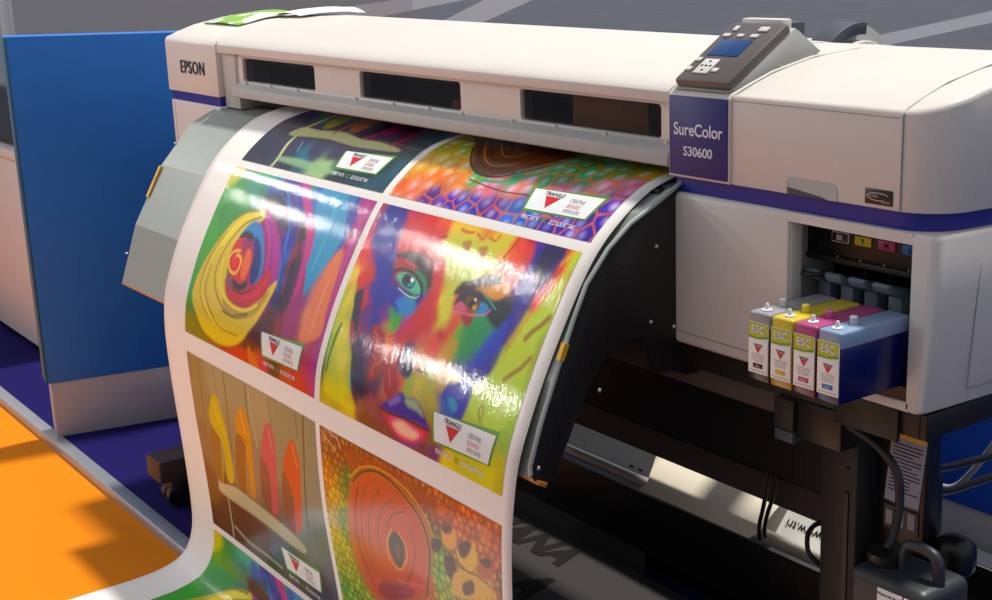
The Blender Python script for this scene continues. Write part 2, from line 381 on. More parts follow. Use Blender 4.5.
IB=obj('ink_bay',[(box(1.972,2.2218,.125,.30,.85,1.07),BP),(box(1.976,2.2218,.060,.13,1.014,1.074,.001),BP),(prism([(1.985,-.003),(2.0,-.003),(1.980,.060),(1.976,.126),(1.965,.126)],.85,1.076,'Z'),WG),(box(1.98,2.2218,.0,.13,.8505,.8700),BP)],PRN,'black interior of the ink bay')
obj('bay_ledge',[(box(1.980,2.2218,.054,.128,1.008,1.0165,.001),BK)],IB)
for i,(n_,c_,tc_) in enumerate((('BK','121214',WT),('Y','c9b51c',BI),('M','b3306e',BI),('C','1f6bb0',BI))):
    x=2.029+i*.0425
    pl=[(box(x,x+.030,.0575,.0605,1.040,1.0535,.0006),mat('tag_'+n_,c_,.45))]
    if i==0: pl+=[(box(x-.0008,x+.0308,.0578,.0606,1.0392,1.0543,.0006),WT)]
    pl.append((text(n_,.011,front(x+.015,.0570,1.0430),.0004,'CENTER',.9),tc_))
    obj('slot_tag',pl,IB,{'BK':'black','Y':'yellow','M':'magenta','C':'cyan'}[n_]+' slot tag')
    obj('led',[(ball((x+.023,.0445,1.022),.0016),GI)],IB)
    xl=1.992+i*.0440
    b=prism([(.066,.972),(.040,.983),(.034,.993),(.040,.997),(.052,.989),(.080,.986),(.080,.972)],xl,xl+.029,'X',.001)
    LVM=mat('lever_slate','6c7c8a',.4)
    obj('lock_lever',[(b,LVM),(box(xl+.003,xl+.026,.068,.10,.88,.978,.002),LVM)],IB,'slate grey lock lever')
    obj('slot_divider',[(box(xl+.034,xl+.037,.085,.126,.865,1.011),BK)],IB)
obj('bay_rod',[(tube([(1.99,.02,.992),(2.02,.035,.990),(2.04,.07,.988)],.004,8),BP)],IB)
# --- platen (print table) and its side plate
PF=[(.11,1.105),(-.005,1.089),(-.070,1.059),(-.160,.961),(-.247,.815),(-.299,.668),(-.292,.664),(-.240,.80),(-.150,.950),(-.06,1.048),(.0,1.078),(.11,1.095)]
PT=obj('platen',[(prism(PF,-.04,1.751,'X'),GM)],PRN,'faceted grey print table',smooth=4)
obj('warning_tape',[(prism([(-.1645,.9585),(-.1690,.9585),(-.2125,.8835),(-.2080,.8835)],-.0385,-.027,'X'),YL),(text('!',.02,frameM((-.030,-.19,.922),(1,0,0),(0,.5,.86)),.0003),BI)],PT,'yellow warning tape')
obj('tip_strip',[(prism([(-.298,.671),(-.300,.664),(-.284,.655),(-.280,.662)],-.041,1.762,'X',.0006),AM)],PT,'amber strip along the lower edge')
for y,z in ((-.118,1.012),(-.278,.742)): obj('platen_screw',[(ball((-.041,y,z),.003),ST)],PT)
SP=[(.105,1.10),(.012,1.100),(-.050,1.069),(-.101,1.046),(-.144,1.014),(-.188,.965),(-.215,.914),(-.262,.810),(-.285,.758),(-.3075,.695),(-.3085,.680),(-.300,.668),(-.271,.660),(-.262,.664),(-.246,.697),(-.196,.791),(-.148,.850),(-.13,.856),(-.076,.858),(-.045,.80),(.02,.775),(.105,.775)]
SPo=obj('side_plate',[(prism(SP,1.7515,1.7575,'X',.0006),BK)],PRN,'black perforated side plate')
obj('edge_trim',[(tube([(1.7575,.012,1.1035),(1.7575,-.050,1.0725),(1.7575,-.101,1.0495),(1.7575,-.146,1.0165),(1.7575,-.191,.967),(1.7575,-.218,.915),(1.7575,-.265,.811),(1.7575,-.288,.759),(1.7575,-.3105,.696),(1.7575,-.310,.682)],.0038,8,False),mat('trim_grey','a9b2ae',.4,.3))],SPo,'pale grey edge trim')
b=box(1.754,1.7632,-.0045,.0045,-.014,.014); bmesh.ops.transform(b,matrix=Matrix.Translation((0,-.2415,.868))@Matrix.Rotation(math.radians(-25),4,'X'),verts=b.verts)
obj('edge_label',[(b,YL)],SPo,'yellow edge label')
hol=[]
for i in range(5):
    for j in range(7):
        y=-.150+i*.0165; z=.905+j*.0125-.004*i*0
        hol.append((cyl((1.7572,y,z),(1.7580,y,z),.0028,8),BP))
obj('vent_hole_pattern',hol,SPo)
for y,z in ((-.047,1.005),(-.060,.882),(-.170,.790),(-.295,.690),(-.01,.865)): obj('bolt',[(ball((1.7585,y,z),.0036),ST)],SPo)
# --- stand and beams
obj('front_beam',[(prism([(.05,.745),(.045,.757),(.05,.797),(.12,.797),(.12,.745)],.10,2.0,'X',.002),BR)],PRN,'brown painted cross beam')
obj('under_frame',[(box(1.70,2.235,.01,.40,.795,.8355,.003),BK),(box(1.70,1.7335,-.02,.12,.78,1.09,.002),BK),(box(2.013,2.10,.006,.044,.738,.80,.003),BP),(box(.0,1.98,.13,.16,.60,.83),BP)],PRN,'black frame under the housings')
obj('side_arm',[(box(2.205,2.245,.012,.55,.795,.833,.003),BK),(box(2.09,2.2035,.002,.009,.785,.833,.001),BK)],PRN)
PO=obj('right_post',[(box(2.030,2.100,.045,.16,.10,.795,.004),DK),(box(2.078,2.086,.0425,.046,.45,.66),BP)],PRN,'dark stand post')
for z in (.70,.66): obj('post_bolt',[(ball((2.082,.044,z),.003),BP)],PO)
obj('bracket',[(box(1.972,2.012,.0,.045,.748,.796,.002),DK),(box(1.974,2.012,.0,.045,.728,.746,.002),mat('bracket_green','3a4a50',.5))],PRN)
obj('left_post',[(box(.02,.12,.08,.20,.10,.84,.004),DK)],PRN)
LF=obj('left_foot_beam',[(box(-.16,-.06,-.245,.72,.080,.145,.006),mat('foot_brown','33221c',.5)),(box(-.06,.12,.08,.20,.09,.14,.004),DK)],PRN,'brown foot beam')
obj('caster_wheel',[(cyl((-.125,-.19,.034),(-.10,-.19,.034),.034,20),BP),(cyl((-.09,-.19,.034),(-.065,-.19,.034),.034,20),BP),(box(-.128,-.062,-.215,-.165,.045,.082,.006),DK)],LF)
RF=obj('right_foot_beam',[(box(2.03,2.12,-.245,.72,.080,.145,.006),DK)],PRN)
obj('caster_wheel',[(cyl((2.05,-.19,.034),(2.075,-.19,.034),.034,20),BP),(cyl((2.08,-.19,.034),(2.105,-.19,.034),.034,20),BP),(box(2.045,2.11,-.215,-.165,.045,.082,.006),DK)],RF)
obj('rear_beam',[(box(.10,1.99,.296,.304,.446,.520,.002),mat('rear_beam_brown','4a403d',.55))],PRN,'dark brown rear cross beam')
obj('lower_bar_and_shade_panel',[(box(.10,2.0,.296,.345,.215,.350,.004),BP),(box(.10,2.02,.555,.565,.0,.34,.002),BP)],PRN,'black lower cross bar, with an added rear panel shading the floor')  # second box is an added rear panel that keeps the floor dark
obj('take_up_tube',[(cyl((.14,.293,.378),(2.0,.293,.378),.0125,24),CH)],PRN,'chrome take-up tube')
obj('rear_chassis_panel',[(box(.12,1.98,.24,.30,.53,.62,.004),BK)],PRN)
# --- roll holder behind, seen over the right housing
RO=obj('roll_holder',[(prism([(.46+.088*math.cos(i*PI/16),1.207+.088*math.sin(i*PI/16)) for i in range(32)],1.60,1.745,'X',.004),WH)],PRN,'white roll holder drum')
obj('flange_cap',[(prism([(.46+.118*math.cos(i*PI/20),1.207+.118*math.sin(i*PI/20)) for i in range(40)],1.69,1.715,'X',.003),WG)],RO)
def arcp(r0,r1,a0,a1,n=16): return [(.46+r1*math.cos(a0+(a1-a0)*i/n),1.207+r1*math.sin(a0+(a1-a0)*i/n)) for i in range(n+1)]+[(.46+r0*math.cos(a1-(a1-a0)*i/n),1.207+r0*math.sin(a1-(a1-a0)*i/n)) for i in range(n+1)]
obj('flange_ring',[(prism(arcp(.098,.1195,1.45,2.9),1.685,1.735,'X',.0015),SG)],RO,'slate grey flange segment')
obj('roll_arm_and_shade_box',[(box(1.50,1.60,.42,.60,1.05,1.22,.01),WG),(box(.2,1.33,.42,.62,1.0,1.13,.02),WH)],PRN)  # long second box is hidden, added to shade the media sheet's left part
# --- sheets on the machine side
SB=obj('maintenance_box',[(box(2.112,2.195,.082,.115,.58,.794,.003),BP),(box(2.112,2.19,.060,.16,.40,.578,.006),BP)],PRN,'black side box')
def sheet_text(x0,x1,y,z0,z1,rows,m,rnd=3):
    out=[]; rr=random.Random(rnd)
    for i in range(rows):
        z=z1-(z1-z0)*(i+.5)/rows; e=x1-(x1-x0)*rr.choice((0,0,.1,.3)); out.append((box(x0,e,y-.0004,y,z-.0012,z+.0004),m))
    return out
def tilt(L):
    for b_,_m in L:
        for v_ in b_.verts: v_.co.x+=(v_.co.z-.70)*.10
    return L
obj('instruction_sheet',tilt([(box(2.128,2.190,.0795,.0812,.655,.765),mat('sheet_grey','8f93a8',.6))]+sheet_text(2.133,2.186,.0794,.672,.752,14,BI)+[(box(2.1285,2.1895,.079,.0795,.758,.765),YL)]),SB,'printed instruction sheet')
obj('photo_strip',[(box(2.124,2.186,.0795,.081,.612,.648),mat('strip_dark','2a2c34',.5)),(box(2.128,2.140,.079,.0796,.617,.640),GI),(box(2.148,2.160,.079,.0796,.618,.643),GI),(box(2.168,2.180,.079,.0796,.620,.645),GI)],SB)
obj('right_leg_cover',[(box(2.190,2.252,.10,.15,.550,.615,.024,4),BP),(box(2.165,2.190,.10,.135,.59,.700,.008),BP)],PRN,'rounded black cover')
# upper body meshes are sheared upwards towards the left to match the camera view
def raise_left(o):
    off=o.location.copy(); p=o.parent
    while p is not None: off+=p.location; p=p.parent
    if o.type=='MESH':
        for v in o.data.vertices:
            wz=v.co.z+off.z; wx=v.co.x+off.x
            if wz>1.0 and wx<1.74 and v.co.y+off.y>-.02: v.co.z+=float(np.interp(wz,[1.0,1.09,1.16,1.222,1.25],[0,.006,.006,.010,.019]))*(1.74-wx)/2.05
    for c in o.children: raise_left(c)
for c in list(PRN.children):
    if c.name.split('.')[0] in ('left_housing','left_blue_band','left_lower_housing','front_cover'): raise_left(c)
# ================================================================ BOTTLE
WB=thing('waste_ink_bottle','dark plastic waste ink bottle with a handle hanging at lower right','bottle',(2.22,-.01,.38))
bm_=mat('bottle_plastic','262a30',.45,trans=.1,var=.08)
obj('bottle_body',[(box(2.158,2.292,-.06,.045,.38,.606,.016,4),bm_)],WB)
obj('bottle_neck',[(lathe([(.026,.590),(.026,.604),(.021,.607),(.021,.616)],(2.186,-.01,0)),bm_),(lathe([(.0265,.608),(.0265,.622),(.018,.624)],(2.186,-.01,0)),BP)],WB)
obj('bottle_handle',[(tube([(2.216,-.01,.595),(2.219,-.01,.632),(2.230,-.01,.645),(2.262,-.01,.645),(2.274,-.01,.632),(2.278,-.01,.592)],.0085,12),bm_)],WB)
obj('bottle_label',[(box(2.214,2.256,-.0615,-.0595,.512,.592),PW)]+sheet_text(2.218,2.252,-.0616,.517,.577,7,GI,5)+[(text('Waste Ink Bottle',.0060,front(2.235,-.0622,.583),.0002),BI),(box(2.259,2.283,-.0615,-.0595,.560,.592),PW),(tube([(2.271+.0095*math.cos(i*PI/8),-.0622,.576+.0095*math.sin(i*PI/8)) for i in range(17)],.001,6,False),RED),(tube([(2.264,-.0622,.583),(2.278,-.0622,.569)],.0009,6,False),RED),(ball((2.271,-.0622,.575),.004,1,.2,1.2),BI)],WB,'white label with a red warning ring')
for c in WB.children: c.location.x+=.016; c.location.z+=.002
# hoses and cables
def cable(name,pts,r,m,label,cat_='cable',group=None):
    return tag(obj(name,[(tube(pts,r,10),m)],loc=pts[0]),label,cat_,group)
cable('drain_hose',[(2.094,.02,.78),(2.150,.02,.765),(2.190,.02,.735),(2.200,.018,.69),(2.202,.005,.645),(2.202,-.01,.627)],.0065,mat('hose_brown','1a1513',.5),'brown drain hose running down into the waste ink bottle','hose')
cable('hanging_cable',[(1.756,.232,.60),(1.754,.226,.57),(1.742,.232,.521),(1.726,.238,.467),(1.705,.25,.420),(1.695,.262,.385)],.004,BP,'thin black cable hanging left of the post, outer strand of the pair','cable')
cable('hanging_cable',[(1.772,.232,.60),(1.770,.226,.57),(1.760,.230,.51),(1.742,.232,.46),(1.722,.246,.418),(1.708,.262,.395)],.004,BP,'thin black cable hanging left of the post, strand nearest the post','cable')
cable('looped_cable',[(1.91,.20,.51),(1.883,.20,.495),(1.868,.20,.471),(1.869,.20,.443),(1.885,.20,.430),(1.91,.2,.425)],.0045,BP,'short black cable looped against the stand post','cable')
cable('power_cable',[(2.162,.138,.697),(2.149,.20,.682),(2.153,.30,.675),(2.166,.38,.673),(2.20,.46,.674)],.006,BP,'thick black cable running off right, upper of two','cable')
cable('power_cable',[(2.167,.138,.663),(2.151,.20,.643),(2.155,.30,.641),(2.168,.38,.643),(2.20,.46,.650)],.006,BP,'thick black cable running off right, lower of two','cable')
cable('white_cable',[(2.06,.62,.80),(2.0,.62,.68),(1.955,.61,.58),(1.91,.60,.50),(1.86,.60,.45),(1.78,.60,.455)],.006,mat('white_cable','9a98a0',.5),'pale cable curving down against the blue back panel','cable')
# ================================================================ INK CARTRIDGES
def cartridge(i,ink,up_,lab,label,word,tagc):
    x=2.0435+i*.0424; t=thing('ink_cartridge',label,'ink cartridge',(x+.0195,-.06,.8705),'ink cartridges in the open bay')
    w_=.0392; zl=.949
    body=prism([(x,.8705),(x+w_,.8705),(x+w_,zl),(x,zl)],-.128,.012,'Y',.0022)
    obj('ink_tank',[(body,ink)],t)
    obj('tank_top',[(box(x+.0003,x+w_-.0003,-.1275,.012,zl-.003,.9705,.0035,3),up_)],t,'translucent top')
    obj('front_label',[(box(x+.0012,x+w_-.0012,-.1296,-.1278,.8815,.9560,.0003),PW),
        (prism([(x+.0016,.9555),(x+w_-.0016,.9555),(x+w_-.0016,.9375),(x+.02,.9345),(x+.0016,.9340)],-.1300,-.1295,'Y'),mat('lime_print','b8b81c',.5)),
        (prism([(x+.0016,.9350),(x+.02,.9350),(x+w_-.0016,.9392),(x+w_-.0016,.9355),(x+.02,.9325),(x+.0016,.9325)],-.1303,-.1299,'Y'),GR),
        (text('ESC',.0155,front(x+w_/2+.0005,-.1306,.9410),.0004,'CENTER',.92,0,.0003,1.12),WT),
        (prism([(x+.013,.9215),(x+.0262,.9215),(x+.0196,.9120)],-.1302,-.1296,'Y'),RED),
        (text('TRIANGLE',.0036,front(x+w_/2,-.1302,.9225),.0002),BI)]+
        [(box(x+.007+q*.001,x+w_-.007-q*.001,-.1299,-.1296,z-.0004,z+.0005),GI) for q,z in enumerate((.9095,.9065,.9035,.9005))]+
        [(box(x+.0105,x+w_-.0105,-.1301,-.1296,.8895,.8962,.0001),tagc),(text(word,.0036,front(x+w_/2,-.1304,.8915),.0001),WT),(box(x+.004,x+w_-.004,-.1299,-.1296,.8850,.8858),GI)],t,'white front label')
    obj('vent_cap',[(lathe([(.0075,.970),(.0075,.9725),(.003,.9735),(.0028,.9795),(.0015,.9815)],(x+w_/2,-.112,0),16),WT)],t)
    obj('fill_plug',[(lathe([(.0052,.970),(.0058,.974),(.0058,.981),(.004,.9825)],(x+w_/2,-.080,0),12),up_ if i in (1,2) else TR)],t)
def clr(n,c,tr=.35): return mat(n,c,.22,trans=tr,var=.05,scale=60,spec=.5)
cartridge(0,clr('ink_grey','3a3436',.1),clr('top_grey','b4b5b8'),0,'grey topped black ink cartridge, leftmost of the four in the bay','Black',mat('pill_k','1c1614',.4))
cartridge(1,clr('ink_yellow','b8860c',.1),clr('top_yellow','f4e048'),0,'yellow ink cartridge between the black and magenta ones','Yellow',mat('pill_y','d8ac20',.4))
cartridge(2,clr('ink_magenta','6c2438',.1),clr('top_magenta','d0609a'),0,'magenta ink cartridge between the yellow and blue ones','Magenta',mat('pill_m','c02a6c',.4))
cartridge(3,clr('ink_navy','0a0e50',.05),clr('top_blue','a6c0e2'),0,'blue ink cartridge at the right end, its dark side in view','Cyan',mat('pill_c','1f70b4',.4))
# ================================================================ MEDIA UNDER THE PRINTER
def sheetmesh(f,nu,nv,th=.0008):
    b=nb(); G=[[b.verts.new(f(i/nu,j/nv)) for j in range(nv+1)] for i in range(nu+1)]
    for i in range(nu):
        for j in range(nv): b.faces.new((G[i][j],G[i+1][j],G[i+1][j+1],G[i][j+1]))
    bmesh.ops.recalc_face_normals(b,faces=b.faces)
    bmesh.ops.solidify(b,geom=list(b.faces),thickness=th); return b
ws=thing('spare_media_sheet','white media sheet with mirrored lettering lying behind the chrome tube','paper sheet',(1.2,.33,.38))
def fs(u,v): return (.55+u*1.43,.316+.066*v,.372+.075*v)
obj('media_web',[(sheetmesh(fs,10,2),PW)],ws)
def ff(u,v):
    x=1.36+u*.32; 
    if v<.35: t=v/.35; return (x-.03*(1-t),.2785,.366+.024*t)
    t=(v-.35)/.65; return (x-.06*t*(u<.5),.2785+.026*math.sin(t*PI/2)+.068*t,.392+.010*math.sin(t*PI)+.056*t)
obj('folded_flap',[(sheetmesh(ff,16,12),mat('flap_white','efe6d2',.5,var=.01))],ws,'sunlit flap folded over the tube')
Mm=frameM((0,0,0),(-1,0,0),(0,.6,.8))
def mirt(s,size,x,v,m):
    p=fs((x-.55)/1.43,v); M=frameM((p[0],p[1]-.0012,p[2]+.0012),(1,0,0),(0,.62,.78))@Matrix.Diagonal((-1,-1,1,1)); b=text(s,size,M,.0003,'CENTER'); bmesh.ops.recalc_face_normals(b,faces=b.faces); return (b,m)
obj('media_lettering',[mirt('www.tri',.026,1.735,.40,BI)],ws)
obj('media_mark',[mirt('- -',.05,1.27,.25,DB)],ws)
ds=thing('folded_banner_sheet','dark grey banner sheet with black capital letters under the printer','banner',(1.0,.3,0))
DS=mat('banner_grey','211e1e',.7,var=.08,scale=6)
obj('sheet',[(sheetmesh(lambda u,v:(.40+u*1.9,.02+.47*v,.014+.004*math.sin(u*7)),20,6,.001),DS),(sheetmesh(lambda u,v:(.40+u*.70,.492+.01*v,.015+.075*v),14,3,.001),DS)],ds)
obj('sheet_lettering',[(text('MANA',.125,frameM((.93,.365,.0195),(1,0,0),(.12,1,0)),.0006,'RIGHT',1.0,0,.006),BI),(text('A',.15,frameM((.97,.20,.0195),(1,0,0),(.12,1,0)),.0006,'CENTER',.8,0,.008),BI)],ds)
# ================================================================ BROCHURE on the left housing
br=thing('brochure','green and white brochure curling on the top left of the printer','brochure',(-.12,.25,1.30))
def fb(u,v):
    x=-.290+.225*u; y=.10+.17*v; return (x,y,topz(min(y,.41))+.0225+.010*math.sin(u*PI)*.5+.004*v)
PWm=bpy.data.materials.new('brochure_print'); PWm.use_nodes=True; nt=PWm.node_tree; N=nt.nodes; L=nt.links
tc=N.new('ShaderNodeTexCoord'); wv=N.new('ShaderNodeTexNoise'); wv.inputs['Scale'].default_value=11; cr=N.new('ShaderNodeValToRGB')
cr.color_ramp.elements[0].color=(*lin('7fae3a'),1); cr.color_ramp.elements[1].color=(*lin('f2f2ea'),1); cr.color_ramp.elements[0].position=.47; cr.color_ramp.elements[1].position=.53
L.new(tc.outputs['Object'],wv.inputs['Vector']); L.new(wv.outputs[0],cr.inputs[0]); L.new(cr.outputs[0],N['Principled BSDF'].inputs['Base Color'])
obj('cover_page',[(sheetmesh(fb,10,8,.003),PWm)],br,'green printed cover')
def fp(u,v):
    x=-.10+.16*u; y=.22+.20*v; return (x,y,topz(min(y,.41))+.022+.020*math.sin(u*PI*.8+.3)*(.5+v*.5))
obj('curled_page',[(sheetmesh(fp,14,8,.0015),PW)],br,'white curled page')
ART={
'D':[
 ('rbf','10,6,a02860 39,10,2a2090 83,15,3a1a80 115,18,c82850 186,18,d83a38 235,18,e86828 272,21,f0c800 319,20,e8c810 363,18,e09028 407,16,e0c018 429,11,d8c818 464,11,e06030 491,11,c83048 513,10,6020a0 545,8,2a1060 576,8,281050 594,8,c03040 603,8,f0c018 618,6,b8d018 17,74,d03050 14,96,e04030 32,72,4018a0 61,67,2018a0 100,61,6a20a0 135,66,d03050 181,58,d84838 226,49,e05040 270,53,e0b818 284,39,d0c818 341,51,b8cc10 383,43,c8cc18 427,41,e8b818 461,43,f08828 483,39,e85840 505,39,c03070 522,43,4020a0 545,39,281078 564,38,300838 581,44,a02050 591,38,d83028 596,30,f0a018 611,21,b8d010 12,129,e8502a 12,148,f0d818 39,155,d83020 66,138,d03820 86,125,3018a0 113,120,2018a8 118,102,4018a0 152,104,c03050 186,104,b02838 211,87,8a2830 250,96,701828 280,101,c83830 307,115,d84030 314,94,c0c818 351,87,98c010 380,72,a8c810 414,66,b8c818 446,79,e89030 471,71,f06830 483,63,e04850 520,74,3018a0 545,69,2c1090 564,56,301040 574,72,b01858 589,66,f0a018 603,58,b8d010 5,203,b8c810 29,198,f0b818 46,195,501060 73,188,c82030 100,173,4818a0 140,176,2018a0 184,176,2030b8 213,176,1880c0 228,163,18a070 250,155,2020a0 284,157,b83050 299,145,d83828 324,140,f0d010 338,127,d0c810 365,132,d04038 402,142,c03860 441,153,28a060 476,163,089058 493,142,086050 510,125,141030 510,148,1070b0 530,135,2040b0 532,107,2418a0 547,96,500860 569,96,e05020 591,87,b8d010 12,262,a0c018 7,292,58a028 41,266,e0d008 61,231,200850 78,247,a82048 105,223,701880 145,224,3818a0 157,203,c84858 176,208,e07020 191,214,90b018 206,206,28a830 235,214,b02890 260,200,c82068 287,185,c82030 326,186,d0a018 334,167,e8d010 316,208,d06058 358,198,c83838 383,183,d86040 407,188,80b028 441,180,189850 466,193,109058 481,181,1878c0 493,168,1848b8 520,163,2820a0 527,143,2818a0 537,130,f0a018 552,138,c0c818 576,142,b0d010 603,119,b8d010 545,171,d09018 569,178,c0c018 17,340,48702a 49,353,98b018 73,317,d8d008 93,304,300850 122,287,400858 149,272,7a1860 181,256,904058 208,249,e08048 250,241,c01828 248,269,b03030 275,254,602078 309,256,d89050 343,229,e06050 380,239,d8a050 400,216,c0a018 424,219,48a038 441,234,6020a8 468,228,3820b0 486,206,1848b0 503,201,2820a0 498,228,3820a0 527,205,c0d010 569,205,b8c018 562,223,c0cc18 581,175,b89020 601,163,a0b810 93,361,c8c808 115,346,2880a0 135,361,281850 164,345,501040 194,328,683050 243,335,b87058 257,313,a02028 284,297,e06028 304,302,a0b818 334,295,c8b818 365,295,b0b018 405,277,c0a020 432,272,b8a020 424,295,4030b0 439,287,3828b0 471,274,5030a8 498,280,b8c810 535,272,a8d008 589,242,a8cc10 596,289,a8c810 37,384,c0b810 120,403,d8c008 157,388,986850 167,401,7a4030 206,363,a05060 228,376,8a4058 265,375,8a4038 216,408,784030 304,401,703048 373,409,6a3050 422,404,6a2078 392,368,8a5840 395,342,b09820 385,318,b8a828 441,315,2848b8 444,309,18a0c0 468,309,4828a8 498,307,b8c810 606,320,a0c010 608,368,c8c810 586,391,d0d008 454,409,e0d008 530,399,c8c808 616,394,c0b808'),
 ('poly','2418a0 8 0.75','29,11 108,18 118,67 132,117 164,152 206,168 201,200 167,219 120,219 110,171 73,127 32,82'),
 ('poly','c8d010 10 0.7','267,21 424,16 419,43 417,69 356,99 356,143 363,188 336,186 316,142 297,97 272,53'),
 ('poly','d02c34 9 0.6','118,20 248,20 248,56 294,92 292,127 245,81 172,69 132,87 110,69'),
 ('poly','c8203a 8 0.75','267,157 304,152 329,173 319,201 284,223 245,246 226,226 248,196'),
 ('poly','241498 5 0.85','510,10 586,8 581,39 569,64 559,92 552,138 535,176 525,226 495,254 432,249 476,218 508,167 513,120 520,74 520,43'),
 ('poly','200838 6 0.8','532,10 581,8 574,36 564,56 557,76 532,54'),
 ('poly','e85838 6 0.6','444,13 505,11 510,44 498,79 481,102 444,72 451,44'),
 ('poly','109458 10 0.7','414,162 464,152 503,158 486,188 468,228 434,241 410,205 407,178'),
 ('poly','1850c0 6 0.75','498,160 522,140 520,190 493,228 459,242 473,200'),
 ('poly','c0d808 4 0.75','618,6 613,64 611,170 603,304 530,315 483,284 535,218 554,162 574,117 599,71 606,28'),
 ('poly','d8d808 4 0.7','7,122 19,178 7,242 12,371 37,391 142,396 118,356 100,302 66,261 46,195'),
 ('line','f09818 4 5','606,20 599,64 574,110 557,153'),
 ('line','d83018 3 4','599,25 589,64 564,107'),
 ('poly','3028b0 4 0.9','412,289 471,262 491,279 481,317 451,323'),
 ('poly','18a8c0 4 0.7','429,302 446,294 464,310 449,318'),
 ('poly','38b030 5 0.7','172,193 189,190 218,211 216,224 196,216'),
 ('poly','1890d0 6 0.8','184,171 226,160 255,173 240,195 201,188'),
 ('poly','300c50 3 0.9','44,190 59,221 86,259 91,246 81,218 66,173'),
 ('poly','250848 4 0.8','93,254 100,282 105,320 132,361 167,363 149,310 118,269'),
 ('poly','400e20 4 1','122,94 147,82 181,77 218,84 253,99 272,122 265,137 243,125 216,105 184,97 147,96'),
 ('poly','b03028 4 0.9','132,102 159,96 191,101 189,110 159,115 140,124'),
 ('poly','2a8a60 3 1','203,107 235,112 257,125 265,143 255,145 233,127'),
 ('poly','60c098 2 1','154,129 176,119 206,120 235,132 250,148 218,148 184,143'),
 ('poly','104058 1.5 1','176,129 184,120 206,122 221,130 218,143 199,145 179,138'),
 ('poly','3a98a0 1.5 1','199,135 213,130 218,138 203,142'),
 ('poly','080828 1 1','184,130 194,122 206,127 206,135 191,135'),
 ('poly','f0f0f0 0.7 1','203,125 211,124 216,130 206,132'),
 ('line','180818 5 1.5','135,130 145,120 169,114 199,115 223,122 248,135 253,150'),
 ('line','280818 3 2','152,140 172,148 201,153 228,155'),
 ('line','e0d8e8 1.6 1','176,150 208,157 238,158 250,152'),
 ('line','201030 3 2','120,119 142,120'),
 ('poly','341010 4 1','348,129 348,119 356,107 380,97 407,84 437,74 466,77 454,91 414,102 395,114 370,125'),
 ('poly','d89828 3 1','432,112 437,101 461,92 488,86 493,101 476,114 446,117'),
 ('poly','14102a 4 0.95','361,134 375,119 407,110 437,115 468,119 495,105 515,115 513,142 498,162 468,152 444,138 405,145 375,143'),
 ('poly','c86878 2 1','365,143 380,137 400,147 388,153 368,157'),
 ('poly','3090c8 2 1','422,132 441,127 459,135 449,147 429,148'),
 ('poly','70500c 1.5 1','385,130 402,122 424,127 432,138 419,148 400,145'),
 ('poly','180c08 1 1','397,134 407,129 417,135 412,142 402,140'),
 ('poly','e0a828 0.8 0.8','412,138 422,135 424,142 417,145'),
 ('poly','f8f0c0 0.5 1','410,125 414,124 417,127 412,129'),
 ('line','2a1450 4 1.5','361,145 373,129 390,117 417,115 444,122 468,134'),
 ('line','20a080 3 1.5','432,115 454,122 476,132'),
 ('line','e080a0 2 1','363,158 388,155 412,155 437,150 456,145 464,134'),
 ('poly','a02838 2 0.9','392,160 424,157 427,167 417,176 405,170'),
 ('poly','30187a 5 0.9','257,277 260,259 272,249 289,262 307,277 297,297 270,294'),
 ('poly','141038 3 1','270,279 282,272 304,280 294,295 277,292'),
 ('poly','503028 3 0.8','314,274 331,272 353,276 338,280 316,280'),
 ('poly','5030a0 3 1','233,365 248,351 265,338 282,327 294,323 311,330 331,323 361,333 395,365 365,363 321,365 262,370'),
 ('poly','a8c088 4 0.9','307,333 324,327 343,327 361,337 373,348 346,343 319,342'),
 ('poly','b090d0 4 0.6','255,350 272,335 292,332 289,343 265,355'),
 ('poly','c82858 3 1','233,366 257,371 297,368 338,368 392,366 383,388 356,401 316,408 275,396'),
 ('poly','e86090 5 0.8','265,375 304,368 346,371 380,375 363,393 311,401 275,391'),
 ('poly','f0c8b0 5 0.95','280,381 307,371 341,376 365,380 351,393 316,396 289,391'),
 ('poly','803090 4 0.8','289,403 321,404 356,398 375,388 368,403 341,411 311,411'),
 ('line','481020 3 1.5','233,366 270,368 297,366 324,365 358,366 395,366'),
 ('poly','a81420 1.5 0.92','147,226 140,238 147,252 162,272 184,277 206,279 203,264 186,241 167,231'),
 ('poly','a81420 1.5 0.92','184,277 167,290 167,312 169,325 191,325 206,310 211,289'),
 ('poly','a81420 1.5 0.92','216,290 226,317 238,337 257,343 272,330 257,290 250,289 230,284'),
 ('poly','b02028 1.5 0.85','213,282 226,264 240,256 245,247 243,262 230,274'),
 ('line','e08878 1.5 1','152,241 169,251 172,264'),
 ('line','e08878 1.5 1','164,264 186,264'),
 ('line','e08878 1.5 1','184,290 181,307 181,318'),
 ('line','e08878 1.5 1','233,295 243,307 250,323'),
 ('line','e08878 1.5 1','191,272 213,280 228,285'),
 ('line','e0a088 1.5 1','191,297 203,282'),
 ('line','c04030 2.5 1.5','203,241 221,233 216,247'),
 ('poly','b87818 2 0.85','309,36 331,28 338,39 334,48 319,46'),
 ('poly','b87818 2 0.85','361,38 383,31 390,44 383,53 370,48'),
 ('line','b83030 4 2','162,61 179,54 201,51 218,48 235,39 255,33'),
 ('line','d07818 5 3','289,13 309,15 326,13'),
 ('line','d07818 4 3','338,13 361,21 365,10'),
 ('line','d07818 4 3','378,15 397,18 402,6'),
 ('line','c03c18 3 2','456,3 451,20 441,41 432,61'),
 ('line','a08028 8 6','579,162 589,147 603,134 616,117'),
 ('line','a88a28 7 5','562,236 579,221 594,208 608,188'),
 ('line','988828 3 3','535,313 522,302 525,289 532,292 535,305'),
 ('line','708820 6 6','19,300 22,276 29,252'),
 ('line','508830 6 6','17,345 19,304 24,269'),
